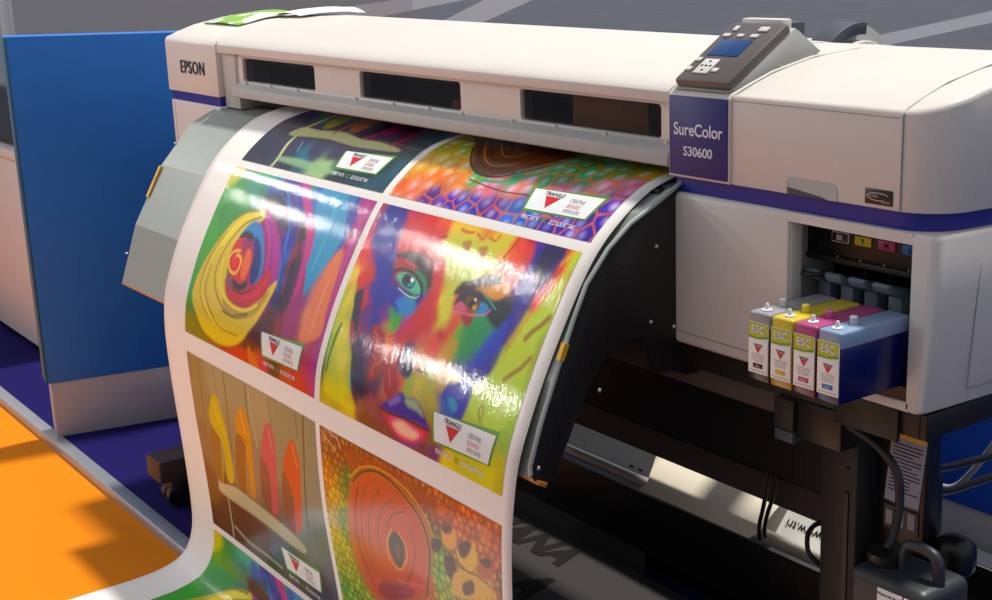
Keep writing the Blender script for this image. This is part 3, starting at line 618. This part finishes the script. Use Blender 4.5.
 ('line','b0b018 5 5','552,147 549,165 540,188'),
 ('line','2018a0 4 4','478,231 473,244 476,259'),
],
'C':[
 ('rbf','18,-2,e0c010 13,30,d0d018 84,8,289860 145,8,38b080 23,67,48a838 69,49,38a040 140,39,309880 231,28,3060b0 30,155,50a838 50,115,409840 30,229,58a840 23,304,48a838 5,380,7a8820 126,79,389840 184,59,308870 238,63,283028 295,43,201c20 285,8,2050a8 337,13,2040a8 246,-5,30a0b0 197,-7,38b090 278,1,8020a0 324,0,7818a0 361,0,c83098 381,31,1820a0 383,3,289878 420,15,2878c0 467,8,48a8c8 516,13,40a0c0 562,18,2880b0 597,34,2038a0 597,13,2848a0 634,8,b82890 668,25,b02890 629,41,b83898 629,74,b02890 592,79,2050a8 531,56,40a0c8 484,51,3090c0 526,102,3898c0 572,105,3090c0 619,140,c84060 641,115,c02050 602,175,e08050 597,218,e08868 594,261,e09868 658,165,a81848 661,143,b02890 663,206,b82078 661,267,b82068 641,302,a81860 538,143,3090c0 521,168,2080c0 513,203,1878b0 484,130,a02888 499,195,b01888 506,236,a01878 496,280,a01868 489,304,8a1838 452,246,280828 442,183,300830 435,150,a82060 427,117,301838 396,134,2030a8 403,167,2068c0 418,208,1858b0 425,241,182070 307,114,682068 285,129,a82088 329,157,a02890 359,196,982888 359,242,b82880 339,267,c02048 386,214,801048 302,79,201c20 79,411,708018 162,429,887018 248,416,b82018 300,421,c82828 349,376,481808 376,403,c86830 410,406,c82858 342,345,782808 400,343,582028 452,322,982040 440,345,882038 589,406,c82840 638,383,b02080 631,406,b82048 521,413,b85030 474,401,581810'),
 ('poly','3fa0c8 3 0.9','437,0 518,3 567,39 592,79 587,124 565,171 528,226 494,162 479,97 440,34'),
 ('line','60c0d8 3 3','499,10 528,67 531,124 528,178'),
 ('line','2858b0 4 3','555,15 587,48 599,89 594,124'),
 ('poly','b02c8c 4 0.95','594,1 651,1 653,81 653,155 668,266 668,366 646,408 631,355 631,274 626,191 624,119 616,54'),
 ('line','c850a8 4 4','629,10 636,84 643,157 656,259'),
 ('line','901048 4 3','614,69 619,125 626,191 638,272 643,322'),
 ('poly','e08860 4 0.95','589,138 604,115 626,124 636,190 641,247 641,289 597,312 560,309 572,254 580,190'),
 ('line','c85858 3 3','616,109 634,180 638,252'),
 ('line','e8a888 3 3','609,185 604,228 599,290'),
 ('poly','a01878 4 0.95','491,157 523,211 528,257 523,307 491,335 484,294 489,239 491,195'),
 ('poly','c83090 3 0.95','334,0 371,1 415,38 472,87 499,138 499,168 508,214 494,234 481,175 464,122 418,72 376,39'),
 ('line','2878d0 8 4','283,16 324,51 369,99 388,147 400,190 418,236'),
 ('line','901848 6 3','413,97 427,140 432,183 442,238'),
 ('poly','380c30 5 0.7','437,127 474,158 486,208 479,252 462,284 445,226 442,171'),
 ('poly','282028 6 0.75','194,59 246,43 310,49 356,82 371,115 312,89 243,79'),
 ('line','3060b0 4 3','231,28 285,39 339,66'),
 ('poly','a02888 5 1','216,84 261,87 312,124 356,163 371,206 349,239 319,262 312,228 312,186 283,140'),
 ('line','d050b0 4 4','251,97 317,147 344,205'),
 ('poly','b830a0 6 0.8','243,79 297,96 359,140 396,190 405,238 388,269 361,274 373,234 359,185 317,135'),
 ('line','600c48 3 3','317,101 378,148 413,198 415,247'),
 ('line','1830a0 5 4','351,48 403,99 425,140'),
 ('poly','dcc818 3 1','236,81 172,91 123,117 81,171 45,233 25,290 30,327 69,361 113,389 192,401 273,388 334,353 378,300 408,233 398,221 356,264 315,295 258,302 197,287 175,252 167,211 177,170 202,135 246,104'),
 ('poly','b8a010 5 0.7','123,153 91,205 77,266 96,313 160,343 143,356 81,327 50,274 59,214 94,160'),
 ('poly','f0e028 3 0.8','204,92 150,112 111,153 96,190 113,181 145,143 184,115 231,99'),
 ('poly','a89010 4 0.7','192,295 263,309 334,290 381,246 383,264 344,307 273,325 204,317'),
 ('line','f0e030 6 5','170,101 128,140 89,195 69,259 77,305 140,346 216,365'),
 ('line','988010 4 4','231,99 172,124 138,168 118,219 123,266 177,310 258,328 317,312'),
 ('line','a08810 3 3','89,239 89,292 135,335 199,363 285,363'),
 ('line','f0d828 5 4','138,216 153,269 216,302 297,305 349,284'),
 ('line','806810 3 2','197,325 246,327 278,318 322,307'),
 ('line','888018 4 4','219,86 157,97 116,122'),
 ('poly','3090c8 3 1','170,160 187,129 221,110 268,130 315,181 329,224 307,242 283,191 246,153 204,143'),
 ('poly','182480 4 0.95','241,147 273,153 307,188 319,226 300,247 278,223 270,185'),
 ('poly','401030 3 1','172,158 194,138 234,143 231,160 199,165'),
 ('poly','d03028 3 1','160,175 187,155 234,163 268,195 270,236 248,252 204,249 167,226'),
 ('poly','a02870 3 0.95','189,160 221,155 258,196 253,216 216,186'),
 ('poly','e88028 3 0.9','231,176 258,186 268,224 253,246 231,219'),
 ('line','f0c030 6 2','199,185 172,191 162,213 182,233 211,236 221,223 219,203 197,195 184,206'),
 ('poly','e04018 2 1','177,205 194,200 211,213 204,226 184,223'),
 ('poly','301010 3 1','209,249 248,256 278,242 273,262 231,267'),
 ('poly','c82040 4 1','172,257 209,274 268,267 319,241 354,203 373,213 371,257 327,284 265,297 211,292'),
 ('line','e04878 4 4','280,280 332,261 356,229'),
 ('line','600818 3 2','216,267 270,272 317,249'),
 ('line','e8c838 3 2','400,224 381,274 342,325 297,370'),
 ('poly','5a1808 5 0.9','329,358 383,307 415,276 452,310 420,350 369,376'),
 ('poly','c82820 4 0.9','224,408 297,388 359,384 393,414 310,424 246,421'),
 ('poly','d87840 3 0.9','344,373 381,394 413,422 373,427 346,403'),
],
'E':[
 ('rbf','15,9,7a6e48 37,22,8a7c50 155,19,a09468 292,19,9c9068 398,15,a89468 496,12,948a62 587,20,8c865e 653,24,8a8460 40,108,8a7a50 30,213,7a6048 -2,329,5a3420 -24,430,482018 155,202,8a7c58 229,230,8a7c58 312,228,8a7858 143,347,5a2820 211,362,502018 312,377,582820 383,253,7a5040 491,147,8a8060 562,147,8a8462 609,177,808068 609,268,687068 523,276,788078 562,298,707870 396,359,484048 418,369,505868 565,403,383c38 160,431,401c18 265,445,504030 354,411,303030 481,400,404840'),
 ('line','5c5034 3 2','64,7 64,90 57,180'),
 ('line','5c5034 2 2','153,7 157,78'),
 ('line','50442c 4 2','209,5 209,76 202,164 197,215'),
 ('line','c0b080 4 4','337,9 344,75 356,142'),
 ('line','50442c 4 2','322,5 322,81 322,152'),
 ('line','5c5438 3 3','437,5 447,70'),
 ('line','403c2c 5 2','604,0 599,70 585,164 570,260'),
 ('line','585440 3 3','570,4 572,57'),
 ('poly','8a5a20 3 0.9','91,166 133,184 106,299 69,301 62,256'),
 ('poly','904818 3 0.9','246,141 288,157 243,301 207,293 209,223'),
 ('poly','8a3438 3 0.9','376,147 408,174 386,291 344,276 346,217'),
 ('poly','8a3018 3 0.9','486,149 518,185 501,296 454,296 454,230'),
 ('poly','d8b010 1.5 1','133,76 157,75 170,111 182,144 187,205 182,265 170,286 143,293 140,258 148,205 138,182 99,164 91,137 108,103'),
 ('line','f0d848 4 3','130,90 135,113 148,142'),
 ('line','a08008 2 1','99,161 133,164 160,175 160,232'),
 ('line','d8b010 3.5 1.2','145,180 128,241 101,314'),
 ('poly','e08410 1.5 1','283,68 302,68 322,104 322,152 307,230 300,279 270,286 285,212 288,156 251,139 243,123 261,88'),
 ('line','f8b850 4 3','280,78 290,104 297,126'),
 ('line','a05808 2 1','246,141 275,142 307,149'),
 ('line','e08410 4 1.2','295,154 268,230 246,307'),
 ('poly','d83c50 1.5 1','423,65 442,71 454,101 450,149 437,212 420,274 391,288 403,223 398,177 373,156 383,123 403,86'),
 ('line','f08090 4 3','423,76 430,101 435,132'),
 ('line','d83c50 4 1.2','413,172 398,236 381,301'),
 ('poly','e04018 1.5 1','538,71 560,81 572,111 565,170 550,232 533,278 511,288 518,232 513,187 486,161 491,129 516,95'),
 ('line','f88858 4 3','538,81 550,103 558,128'),
 ('line','e03818 4.5 1.2','528,182 513,245 499,304'),
 ('poly','c8b888 2 1','81,304 74,336 121,341 268,337 383,339 467,341 526,337 533,317 452,304 342,299 256,296 172,296 96,311'),
 ('line','907850 2 2','81,336 133,342 273,341 386,345 472,342'),
 ('line','b8a880 6 2','121,344 121,393 121,446'),
 ('line','a09878 7 3','135,411 216,425 302,423 386,425'),
 ('poly','586070 8 0.8','334,388 408,354 442,369 400,408 349,413'),
],
'A':[
 ('rbf','20,196,3a4a70 56,250,2a2a50 64,285,302c4a 51,326,242444 37,366,22223c 27,394,1c2438 177,324,3a3458 277,328,3c3658 373,331,3c3654 245,369,287080 366,387,a0c088 223,387,182438 439,394,1c3040 515,402,184048 596,402,285868 648,395,205060 665,364,2a6470 675,315,2a6470 682,263,306870 655,206,3a7078 631,252,3a6468 557,283,503048 488,277,503858 390,253,302840 513,252,442848 255,253,504860 324,240,58546a 130,207,486878 199,206,506878 621,273,284850 569,349,1a3440 483,348,343050 513,225,5a2850 577,215,3a4858'),
 ('poly','c0c490 2 1','98,303 127,275 199,277 302,268 397,282 471,280 567,290 574,301 505,305 405,308 285,301 194,305 120,311'),
 ('line','c0c488 9 2','140,308 142,341 157,382 154,407'),
 ('poly','98b890 4 0.8','157,376 248,371 361,377 437,382 432,390 351,394 255,392 164,387'),
 ('line','58a0a8 3 3','194,323 211,353'),
 ('line','d0c850 8 1.5','135,199 145,244 137,278'),
 ('poly','a0a030 3 0.9','154,194 211,194 233,253 199,265'),
 ('line','c07030 8 1.5','260,196 277,244 272,278'),
 ('poly','b07048 3 0.9','265,187 329,194 348,255 309,258'),
 ('line','b83870 8 1.5','420,197 427,250 410,278'),
 ('poly','902068 3 0.9','405,187 449,189 471,247 439,247'),
 ('line','c02848 7 1.5','535,201 540,257 528,285'),
 ('line','284850 5 3','628,225 640,288 648,351'),
 ('line','487880 4 3','667,227 675,285 685,336'),
],
'F':[
 ('rbf','19,20,a06a50 59,30,8a4030 122,12,8a3418 199,9,903410 272,17,8a2c08 343,14,a04410 444,9,c05818 537,5,d06018 626,2,c86010 599,63,c86010 508,42,c85a10 412,47,7a2c08 14,106,c88018 41,141,c8a818 -3,222,d0b818 76,172,7a9828 24,279,a8b028 24,347,68a838 -17,342,a8b838 113,96,408030 405,116,589828 432,164,70a828 375,185,b86820 461,172,a0a818 537,104,c89810 594,119,c89010 567,48,b86810 626,106,8a3408'),
 ('cells','21 4a1c04 1.8 0.6 ffe850 0.35','-815,-475'),
 ('poly','a04a10 8 0.8','100,22 218,7 326,9 412,20 476,25 444,55 395,53 326,32 255,32 167,38 118,53'),
 ('poly','b86a18 5 1','120,78 154,48 211,27 277,27 336,42 392,66 414,104 405,156 385,222 176,317 125,307 93,260 86,197 100,121'),
 ('poly','c0541a 3 1','132,80 162,58 208,40 272,42 321,58 370,81 385,116 380,161 361,228 186,304 147,289 118,246 108,189 115,123'),
 ('line','2c0c04 4 1.5','373,227 397,157 397,109 373,73 321,48 272,33 213,32 159,53 127,80'),
 ('line','d8a838 2.5 1.5','424,147 419,101 390,63 341,37 280,24 218,24 159,42 115,75'),
 ('line','4a1808 3 2','147,85 132,121 122,177 130,228 159,278'),
 ('line','5a2008 2 1.5','181,70 157,113 147,169 152,220 181,263'),
 ('line','5a2008 2 1.5','230,63 201,98 174,159 179,210 206,241'),
 ('line','5a2008 2 1.5','275,68 238,99 213,146 211,192'),
 ('line','5a2008 2 1.5','314,80 275,99 245,134'),
 ('line','6a2408 2 1.5','341,109 348,147 326,205'),
 ('line','6a2408 2 1.5','208,263 248,261 294,235 329,194'),
 ('line','6a2408 2 1.5','179,289 233,284 309,250'),
 ('poly','8a3048 5 0.7','181,279 255,243 319,233 307,258 201,303'),
 ('line','d8a028 3 2','265,132 243,166 250,199 282,208 314,174 314,146 292,129'),
 ('poly','301404 2 1','262,142 282,132 307,144 307,172 287,202 262,195 250,170'),
 ('poly','7a4c10 2 0.7','275,154 289,159 287,184 275,180'),
 ('poly','d8a018 2.5 1','446,66 468,50 491,57 491,85 464,98 446,88'),
 ('poly','4a1404 2.5 0.9','444,65 464,50 481,53 473,66 454,73'),
 ('poly','d8b018 2.5 1','500,81 522,61 547,65 559,81 542,109 513,113 495,101'),
 ('poly','4a1404 2.5 0.95','498,80 520,63 540,63 525,90 505,99'),
 ('poly','b86414 2.5 1','562,88 586,71 603,75 601,101 574,114 559,104'),
 ('poly','4a1404 2 0.9','564,83 586,70 601,73 586,90'),
 ('poly','4a1808 2 1','412,98 437,91 441,106 417,123 407,113'),
 ('poly','5a1808 2.5 1','451,118 478,108 488,126 476,152 454,147'),
 ('poly','d0a818 3 1','488,132 549,113 589,118 599,136 493,179 471,164'),
 ('poly','4a1404 2 0.9','508,146 540,129 542,151 510,167'),
 ('line','3a1404 2 1.5','441,108 466,106 495,113 522,118 559,114 594,119'),
 ('line','d0c0b0 2 1','7,10 39,24 64,37'),
 ('line','c8c0b8 2 1','34,2 73,10 86,27'),
 ('poly','d87020 4 0.8','437,27 464,25 454,42 432,42'),
 ('poly','d87828 4 0.7','567,22 596,20 591,45 569,43'),
],
'B':[
 ('rbf','5,376,f07828 0,315,e0c018 -22,268,b8c828 10,239,a0b028 91,245,80a828 162,301,d0a828 110,343,f08838 66,379,e89078 181,344,e89858 275,341,e090b0 351,326,d898a0 449,336,c870a0 221,323,50a850 331,310,28a070 412,301,289858 439,248,209850 498,253,38a060 540,244,58a848 559,214,78a028 559,286,d898a8 623,273,d880b0 626,240,b8b038 137,394,6a3898 206,394,5030b0 272,395,3050c0 336,395,6830a0 388,387,5078c8 446,387,2868c0 518,402,4830b0 599,404,4828a8 623,376,4028a8 594,346,5038a0 635,336,5828a0 520,377,3828a0 5,346,e0b028 88,298,c8b830'),
 ('cells','44 e07828 3.2 0.8 fff0ff 0.45','-815,412'),
 ('poly','70401c 3 1','-25,144 78,222 147,280 181,305 226,318 272,311 311,291 351,260 375,209 304,90 174,90'),
 ('line','301408 4 2','100,242 152,288 194,311 238,319 280,313 319,293 363,263 383,207 346,125'),
 ('line','3a1c0c 2.5 2','68,194 140,257 191,290 235,301 270,288'),
 ('line','c88850 2 1.5','91,201 157,257 206,285 245,288 284,268'),
 ('line','3a1c0c 2.5 2','105,196 174,252 228,278 260,262 294,227 314,182'),
 ('line','c88850 2 1.5','142,204 213,252 253,244 270,196'),
 ('line','3a1c0c 2.5 2','172,201 221,232 248,214 257,174'),
 ('line','38a070 6 4','240,331 304,324 351,300 400,265 417,207'),
 ('line','5a2810 2.5 1.5','203,334 311,346 400,343 486,343 589,339'),
],
}
# ================================================================ PRINTED SHEET
PRF=np.array([(.16,1.120),(.08,1.113),(.0,1.098),(-.05,1.0755),(-.1,1.040),(-.138,1.004),(-.170,.961),(-.211,.893),(-.249,.823),(-.278,.755),(-.299,.69),(-.306,.62),(-.306,.55),(-.299,.42),(-.290,.3),(-.283,.14),(-.290,.065),(-.317,.014),(-.37,-.010),(-.45,-.019),(-.65,-.0215),(-.9,-.0215),(-1.25,-.0215)])
cpv=np.array([(p.x,p.y) for p in cat([(a,b_,0) for a,b_ in PRF],12)])
for _ in range(10): cpv[1:-1]=(cpv[:-2]+2*cpv[1:-1]+cpv[2:])/4
ARC=np.concatenate([[0],np.cumsum(np.hypot(*np.diff(cpv,axis=0).T))])
def surf(X,s,off=0.0):
    """point on the hanging sheet: X across the web, s metres along it from the print slot"""
    X=np.asarray(X,float); s=np.asarray(s,float)
    y=np.interp(s,ARC,cpv[:,0]); z=np.interp(s,ARC,cpv[:,1])
    y2=np.interp(s+.004,ARC,cpv[:,0]); z2=np.interp(s+.004,ARC,cpv[:,1]); y1=np.interp(s-.004,ARC,cpv[:,0]); z1=np.interp(s-.004,ARC,cpv[:,1])
    t=np.hypot(y2-y1,z2-z1)+1e-9; ny=(z2-z1)/t; nz=-(y2-y1)/t
    sm=lambda t:np.clip(t,0,1)**2*(3-2*np.clip(t,0,1)); wv=sm((.85-z)/.5)*sm(z/.4)
    ripple=.0010*np.sin(X*9+s*5)*sm((s-.35)/.3)*sm((1.5-s)/.3)
    y=y-.03*(X-.25)/1.47*wv+ny*(off+ripple); z=z+nz*(off+ripple)
    return np.stack([X,y,z],-1)
SX0,SX1=.252,1.722
pap=thing('printed_banner','glossy white sheet of colourful photo prints hanging from the printer to the orange floor','printed sheet',(1.0,-.25,.0))
def gridobj(name,us,ss,offf,parent,material,colors=None,label=None,thick=0):
    U,S_=np.meshgrid(us,ss); P=surf(U.ravel(),S_.ravel(),offf); P=P-np.array(pap.location)
    nu,ns=len(us),len(ss); I=np.arange(nu*ns).reshape(ns,nu)
    F=np.stack([I[:-1,:-1],I[1:,:-1],I[1:,1:],I[:-1,1:]],-1).reshape(-1,4)
    V=P
    if thick:
        Q=surf(U.ravel(),S_.ravel(),offf-thick)-np.array(pap.location); n=len(P); V=np.vstack([P,Q]); F=np.vstack([F,F[:,::-1]+n])
        e=[]
        for a in (I[0,:],I[:,-1],I[-1,::-1],I[::-1,0]):
            for p,q in zip(a[:-1],a[1:]): e.append((p,q,q+n,p+n))
        F=np.vstack([F,np.array(e)])
    me=bpy.data.meshes.new(name); me.from_pydata(V.tolist(),[],F.tolist())
    me.materials.append(material); me.polygons.foreach_set('use_smooth',[True]*len(me.polygons))
    if colors is not None:
        a=me.color_attributes.new('ink','FLOAT_COLOR','POINT'); c=np.ones((len(V),4),np.float32); c[:len(colors),:3]=colors; a.data.foreach_set('color',c.ravel())
    me.update(); o=bpy.data.objects.new(name,me); COL.objects.link(o); o.parent=parent
    if parent is not pap: pass
    if label: o['label']=label
    return o
def glossy(name,base=None):
    m=bpy.data.materials.new(name); m.use_nodes=True; nt=m.node_tree; N=nt.nodes; L=nt.links; b=N['Principled BSDF']
    if base is None:
        at=N.new('ShaderNodeAttribute'); at.attribute_name='ink'; L.new(at.outputs['Color'],b.inputs['Base Color'])
    else: b.inputs['Base Color'].default_value=(*lin(base),1)
    b.inputs['Roughness'].default_value=.42 if base is None else .5; b.inputs['Specular IOR Level'].default_value=.2
    b.inputs['Coat Weight'].default_value=.6 if base is None else .25; b.inputs['Coat Roughness'].default_value=.085 if base is None else .2
    tc=N.new('ShaderNodeTexCoord'); mp=N.new('ShaderNodeMapping'); mp.inputs['Scale'].default_value=(190,40,40)
    n=N.new('ShaderNodeTexNoise'); n.inputs['Scale'].default_value=1; n.inputs['Detail'].default_value=3
    mp2=N.new('ShaderNodeMapping'); mp2.inputs['Scale'].default_value=(7,2.2,2.2); n2=N.new('ShaderNodeTexNoise'); n2.inputs['Scale'].default_value=1
    bp=N.new('ShaderNodeBump'); bp.inputs['Distance'].default_value=.00045; bp.inputs['Strength'].default_value=1
    bp2=N.new('ShaderNodeBump'); bp2.inputs['Distance'].default_value=.0022; bp2.inputs['Strength'].default_value=1
    L.new(tc.outputs['Object'],mp.inputs[0]); L.new(mp.outputs[0],n.inputs['Vector']); L.new(n.outputs[0],bp.inputs['Height'])
    L.new(tc.outputs['Object'],mp2.inputs[0]); L.new(mp2.outputs[0],n2.inputs['Vector']); L.new(n2.outputs[0],bp2.inputs['Height'])
    L.new(bp2.outputs[0],bp.inputs['Normal']); L.new(bp.outputs[0],b.inputs['Coat Normal'])
    return m
PAPER=glossy('glossy_white_media','e4e0dc'); INK=glossy('printed_ink')
gridobj('white_media',np.linspace(SX0,SX1,60),np.linspace(.0,ARC[-1],420),0,pap,PAPER,thick=.0007,label='white margin of the sheet')
# ---- picture painter (works in millimetres on the sheet)
def smooth_pts(P,closed):
    P=np.array(P,float); n=len(P); o=[]
    if n<3: return P
    for i in range(n if closed else n-1):
        a,b_,c,d=(P[(i-1)%n],P[i],P[(i+1)%n],P[(i+2)%n]) if closed else (P[max(i-1,0)],P[i],P[i+1],P[min(i+2,n-1)])
        for k in range(4):
            t=k/4; o.append(.5*(2*b_+(c-a)*t+(2*a-5*b_+4*c-d)*t*t+(3*b_-a-3*c+d)*t**3))
    if not closed: o.append(P[-1])
    return np.array(o)
def segdist(X,Y,P,closed):
    Q=np.roll(P,-1,0) if closed else P[1:]; A=P if closed else P[:-1]
    D=np.full(X.shape,1e9); ins=np.zeros(X.shape,bool)
    for (ax,ay),(bx,by) in zip(A,Q):
        dx,dy=bx-ax,by-ay; l=dx*dx+dy*dy+1e-9; t=np.clip(((X-ax)*dx+(Y-ay)*dy)/l,0,1)
        D=np.minimum(D,(X-ax-t*dx)**2+(Y-ay-t*dy)**2)
        if closed and ay!=by:
            c=((ay>Y)!=(by>Y))&(X<(bx-ax)*(Y-ay)/(by-ay)+ax); ins^=c
    return np.sqrt(D),ins
def hexc(h): return np.array(lin(h))
def paint(key,W,H,step,v0=0,v1=None):
    v1=H if v1 is None else v1
    xs=np.linspace(0,W,int(W/step)+1); ys=np.linspace(v0,v1,max(2,int((v1-v0)/step)+1)); X,Y=np.meshgrid(xs,ys); X=X.ravel();Y=Y.ravel()
    rng=np.random.default_rng(3)
    # slight wobble so that colour fields read as a photograph
    wx=2.5*np.sin(Y*.11+X*.03)+1.5*np.sin(X*.19+2); wy=2.5*np.sin(X*.09-Y*.04)+1.5*np.sin(Y*.21)
    C=None
    for it in ART[key]:
        if it[0]=='rbf':
            pts=[p.split(',') for p in it[1].split()]; PX=np.array([float(p[0]) for p in pts]);PY=np.array([float(p[1]) for p in pts]);PC=np.array([hexc(p[2]) for p in pts])
            num=np.zeros((len(X),3));den=np.zeros(len(X))
            for x,y,c in zip(PX,PY,PC):
                w_=1/((X+wx-x)**2+(Y+wy-y)**2+110)**2.3; num+=w_[:,None]*c; den+=w_
            C=num/den[:,None]
        elif it[0]=='cells':
            sz,ec,ew,al,cc,ca=it[1].split(); sz=float(sz);ew=float(ew);al=float(al);ca=float(ca)
            gx=np.floor(X/sz).astype(int);gy=np.floor(Y/sz/.8).astype(int); d1=np.full(len(X),1e9);d2=d1.copy(); id1=np.zeros(len(X))
            for i in (-1,0,1):
                for j in (-1,0,1):
                    cx=gx+i;cy=gy+j; h=np.sin(cx*127.1+cy*311.7)*43758.5; h-=np.floor(h); g=np.sin(cx*269.5+cy*183.3)*43758.5; g-=np.floor(g)
                    px=(cx+.5+.7*(h-.5)+.5*(cy%2)-.25)*sz;py=(cy+.5+.6*(g-.5))*sz*.8; d=np.hypot(X-px,Y-py)
                    n1=d<d1; d2=np.where(n1,d1,np.minimum(d2,d)); id1=np.where(n1,h,id1); d1=np.where(n1,d,d1)
            e=np.clip(1-(d2-d1)/(2*ew),0,1)**.7*al; k=np.clip(1-d1/(sz*.33),0,1)*ca*(.4+id1)
            C=C*(.78+.4*id1[:,None]); C=C*(1-k[:,None])+hexc(cc)*k[:,None]; C=C*(1-e[:,None])+hexc(ec)*e[:,None]
        else:
            hd=it[1].split(); P=[tuple(map(float,p.split(','))) for p in it[2].split()]; c=hexc(hd[0])
            if it[0]=='poly':
                soft=float(hd[1])*1.2+.6; al=float(hd[2]); S_=smooth_pts(P,True)
                mn=S_.min(0)-soft*2;mxx=S_.max(0)+soft*2; sel=np.where((X>mn[0])&(X<mxx[0])&(Y>mn[1])&(Y<mxx[1]))[0]
                if not len(sel): continue
                D,ins=segdist(X[sel],Y[sel],S_,True); sd=np.where(ins,D,-D); a=np.clip(.5+sd/soft/2,0,1); a=a*a*(3-2*a)*al
            else:
                wd=float(hd[1])*1.25;soft=float(hd[2])*1.2+.4; S_=smooth_pts(P,False)
                mn=S_.min(0)-wd-soft*2;mxx=S_.max(0)+wd+soft*2; sel=np.where((X>mn[0])&(X<mxx[0])&(Y>mn[1])&(Y<mxx[1]))[0]
                if not len(sel): continue
                D,_=segdist(X[sel],Y[sel],S_,False); a=np.clip(.5+(wd/2-D)/soft,0,1); a=a*a*(3-2*a)
            C[sel]=C[sel]*(1-a[:,None])+c*a[:,None]
    if key=='E': C=C*np.array([.74,.90,1.05])
    else: C=np.clip(C,0,1)**1.18; g=C.mean(1,keepdims=True); C=np.clip(g+(C-g)*1.12,0,1)
    n=.06*np.sin(X*.37+np.sin(Y*.23)*3)*np.sin(Y*.41+np.sin(X*.17)*3)
    C=np.clip(C*(1+n[:,None])*(1+rng.normal(0,.03,len(X)))[:,None],0,1)
    return xs,ys,C
def picture(key,x0,s0,W,H,step,label,v0=0,v1=None,card=True,cname='portrait'):
    xs,ys,C=paint(key,W,H,step,v0,v1)
    o=gridobj('printed_photo',x0+xs/1000,s0+ys/1000,.0006,pap,INK,C,label)
    if card:
        def put(b,off): 
            A=np.array([v.co[:] for v in b.verts]); Z=A[:,2]
            Q=surf(x0+A[:,0]/1000,s0+A[:,1]/1000,0)
            N_=surf(x0+A[:,0]/1000,s0+A[:,1]/1000,1.0)-Q; Q=Q+N_*(off+Z[:,None]*0)
            for v,q in zip(b.verts,Q): v.co=q
            return b
        def flat(pts):
            b=quadp([(x,y,0) for x,y in pts]); 
            if len(pts)>3: bmesh.ops.subdivide_edges(b,edges=b.edges,cuts=7,use_grid_fill=True)
            return b
        yb=H-410   # cards sit a fixed distance above the lower edge
        def tx(s,size,x,y,sx=1,bold=0): return text(s,size,Matrix.Translation((x,y,0))@Matrix.Diagonal((1,-1,1,1)),0,'LEFT',sx,0,bold)
        L=[(put(flat([(396,329+yb),(592,314+yb),(583,373+yb),(412,380+yb)]),.0009),mat('card_green','4f9426',.4,var=.15)),
           (put(flat([(402,328+yb),(586,322+yb),(579,371+yb),(417,375+yb)]),.0016),mat('card_white','dfe3e4',.35)),
           (put(flat([(444,340+yb),(486,340+yb),(465,366+yb)]),.0021),mat('card_red','c8141e',.4)),
           (put(tx('TRIANGLE',12,437,338+yb,.95,.1),.0022),BI),
           (put(tx('CREATING',12.5,512,344+yb,.64),.0022),GI),(put(tx('BUSINESS',12.5,514,356+yb,.66),.0022),mat('card_pink','d88890',.5)),(put(tx('OPPORTUNITIES',11,514,367+yb,.52),.0022),GI),
           (put(tx('PRINT WITH',12.5,422,395+yb,.70,.12),.0012),WT),(put(tx('ESC',12.5,481,395+yb,.70,.12),.0012),GR),(put(tx('ECO SOLVET INK',12.5,502,395+yb,.70,.12),.0012),WT)]
        for b,_ in L:
            bmesh.ops.recalc_face_normals(b,faces=b.faces)
        obj('caption_card',L,o,'white caption card with a red triangle',smooth=0)
    return o
picture('A',.390,-.09,650,407,2.2,'shoe photo in cold dark colours, top left',v0=100)
picture('B',1.065,-.09,628,407,1.9,'lizard skin photo with green and violet scales, top right',v0=100)
picture('C',.387,.337,655,412,2.1,'rainbow rose photo')
picture('D',1.065,.337,624,412,1.7,'portrait of a face in rainbow paint')
picture('E',.387,.797,658,448,2.1,'yellow, orange, pink and red high heels on a rail')
picture('F',1.065,.797,628,448,2.0,'orange lizard eye photo',card=False)
picture('C',.387,1.262,655,412,3.0,'rainbow rose photo repeated where the sheet meets the floor')
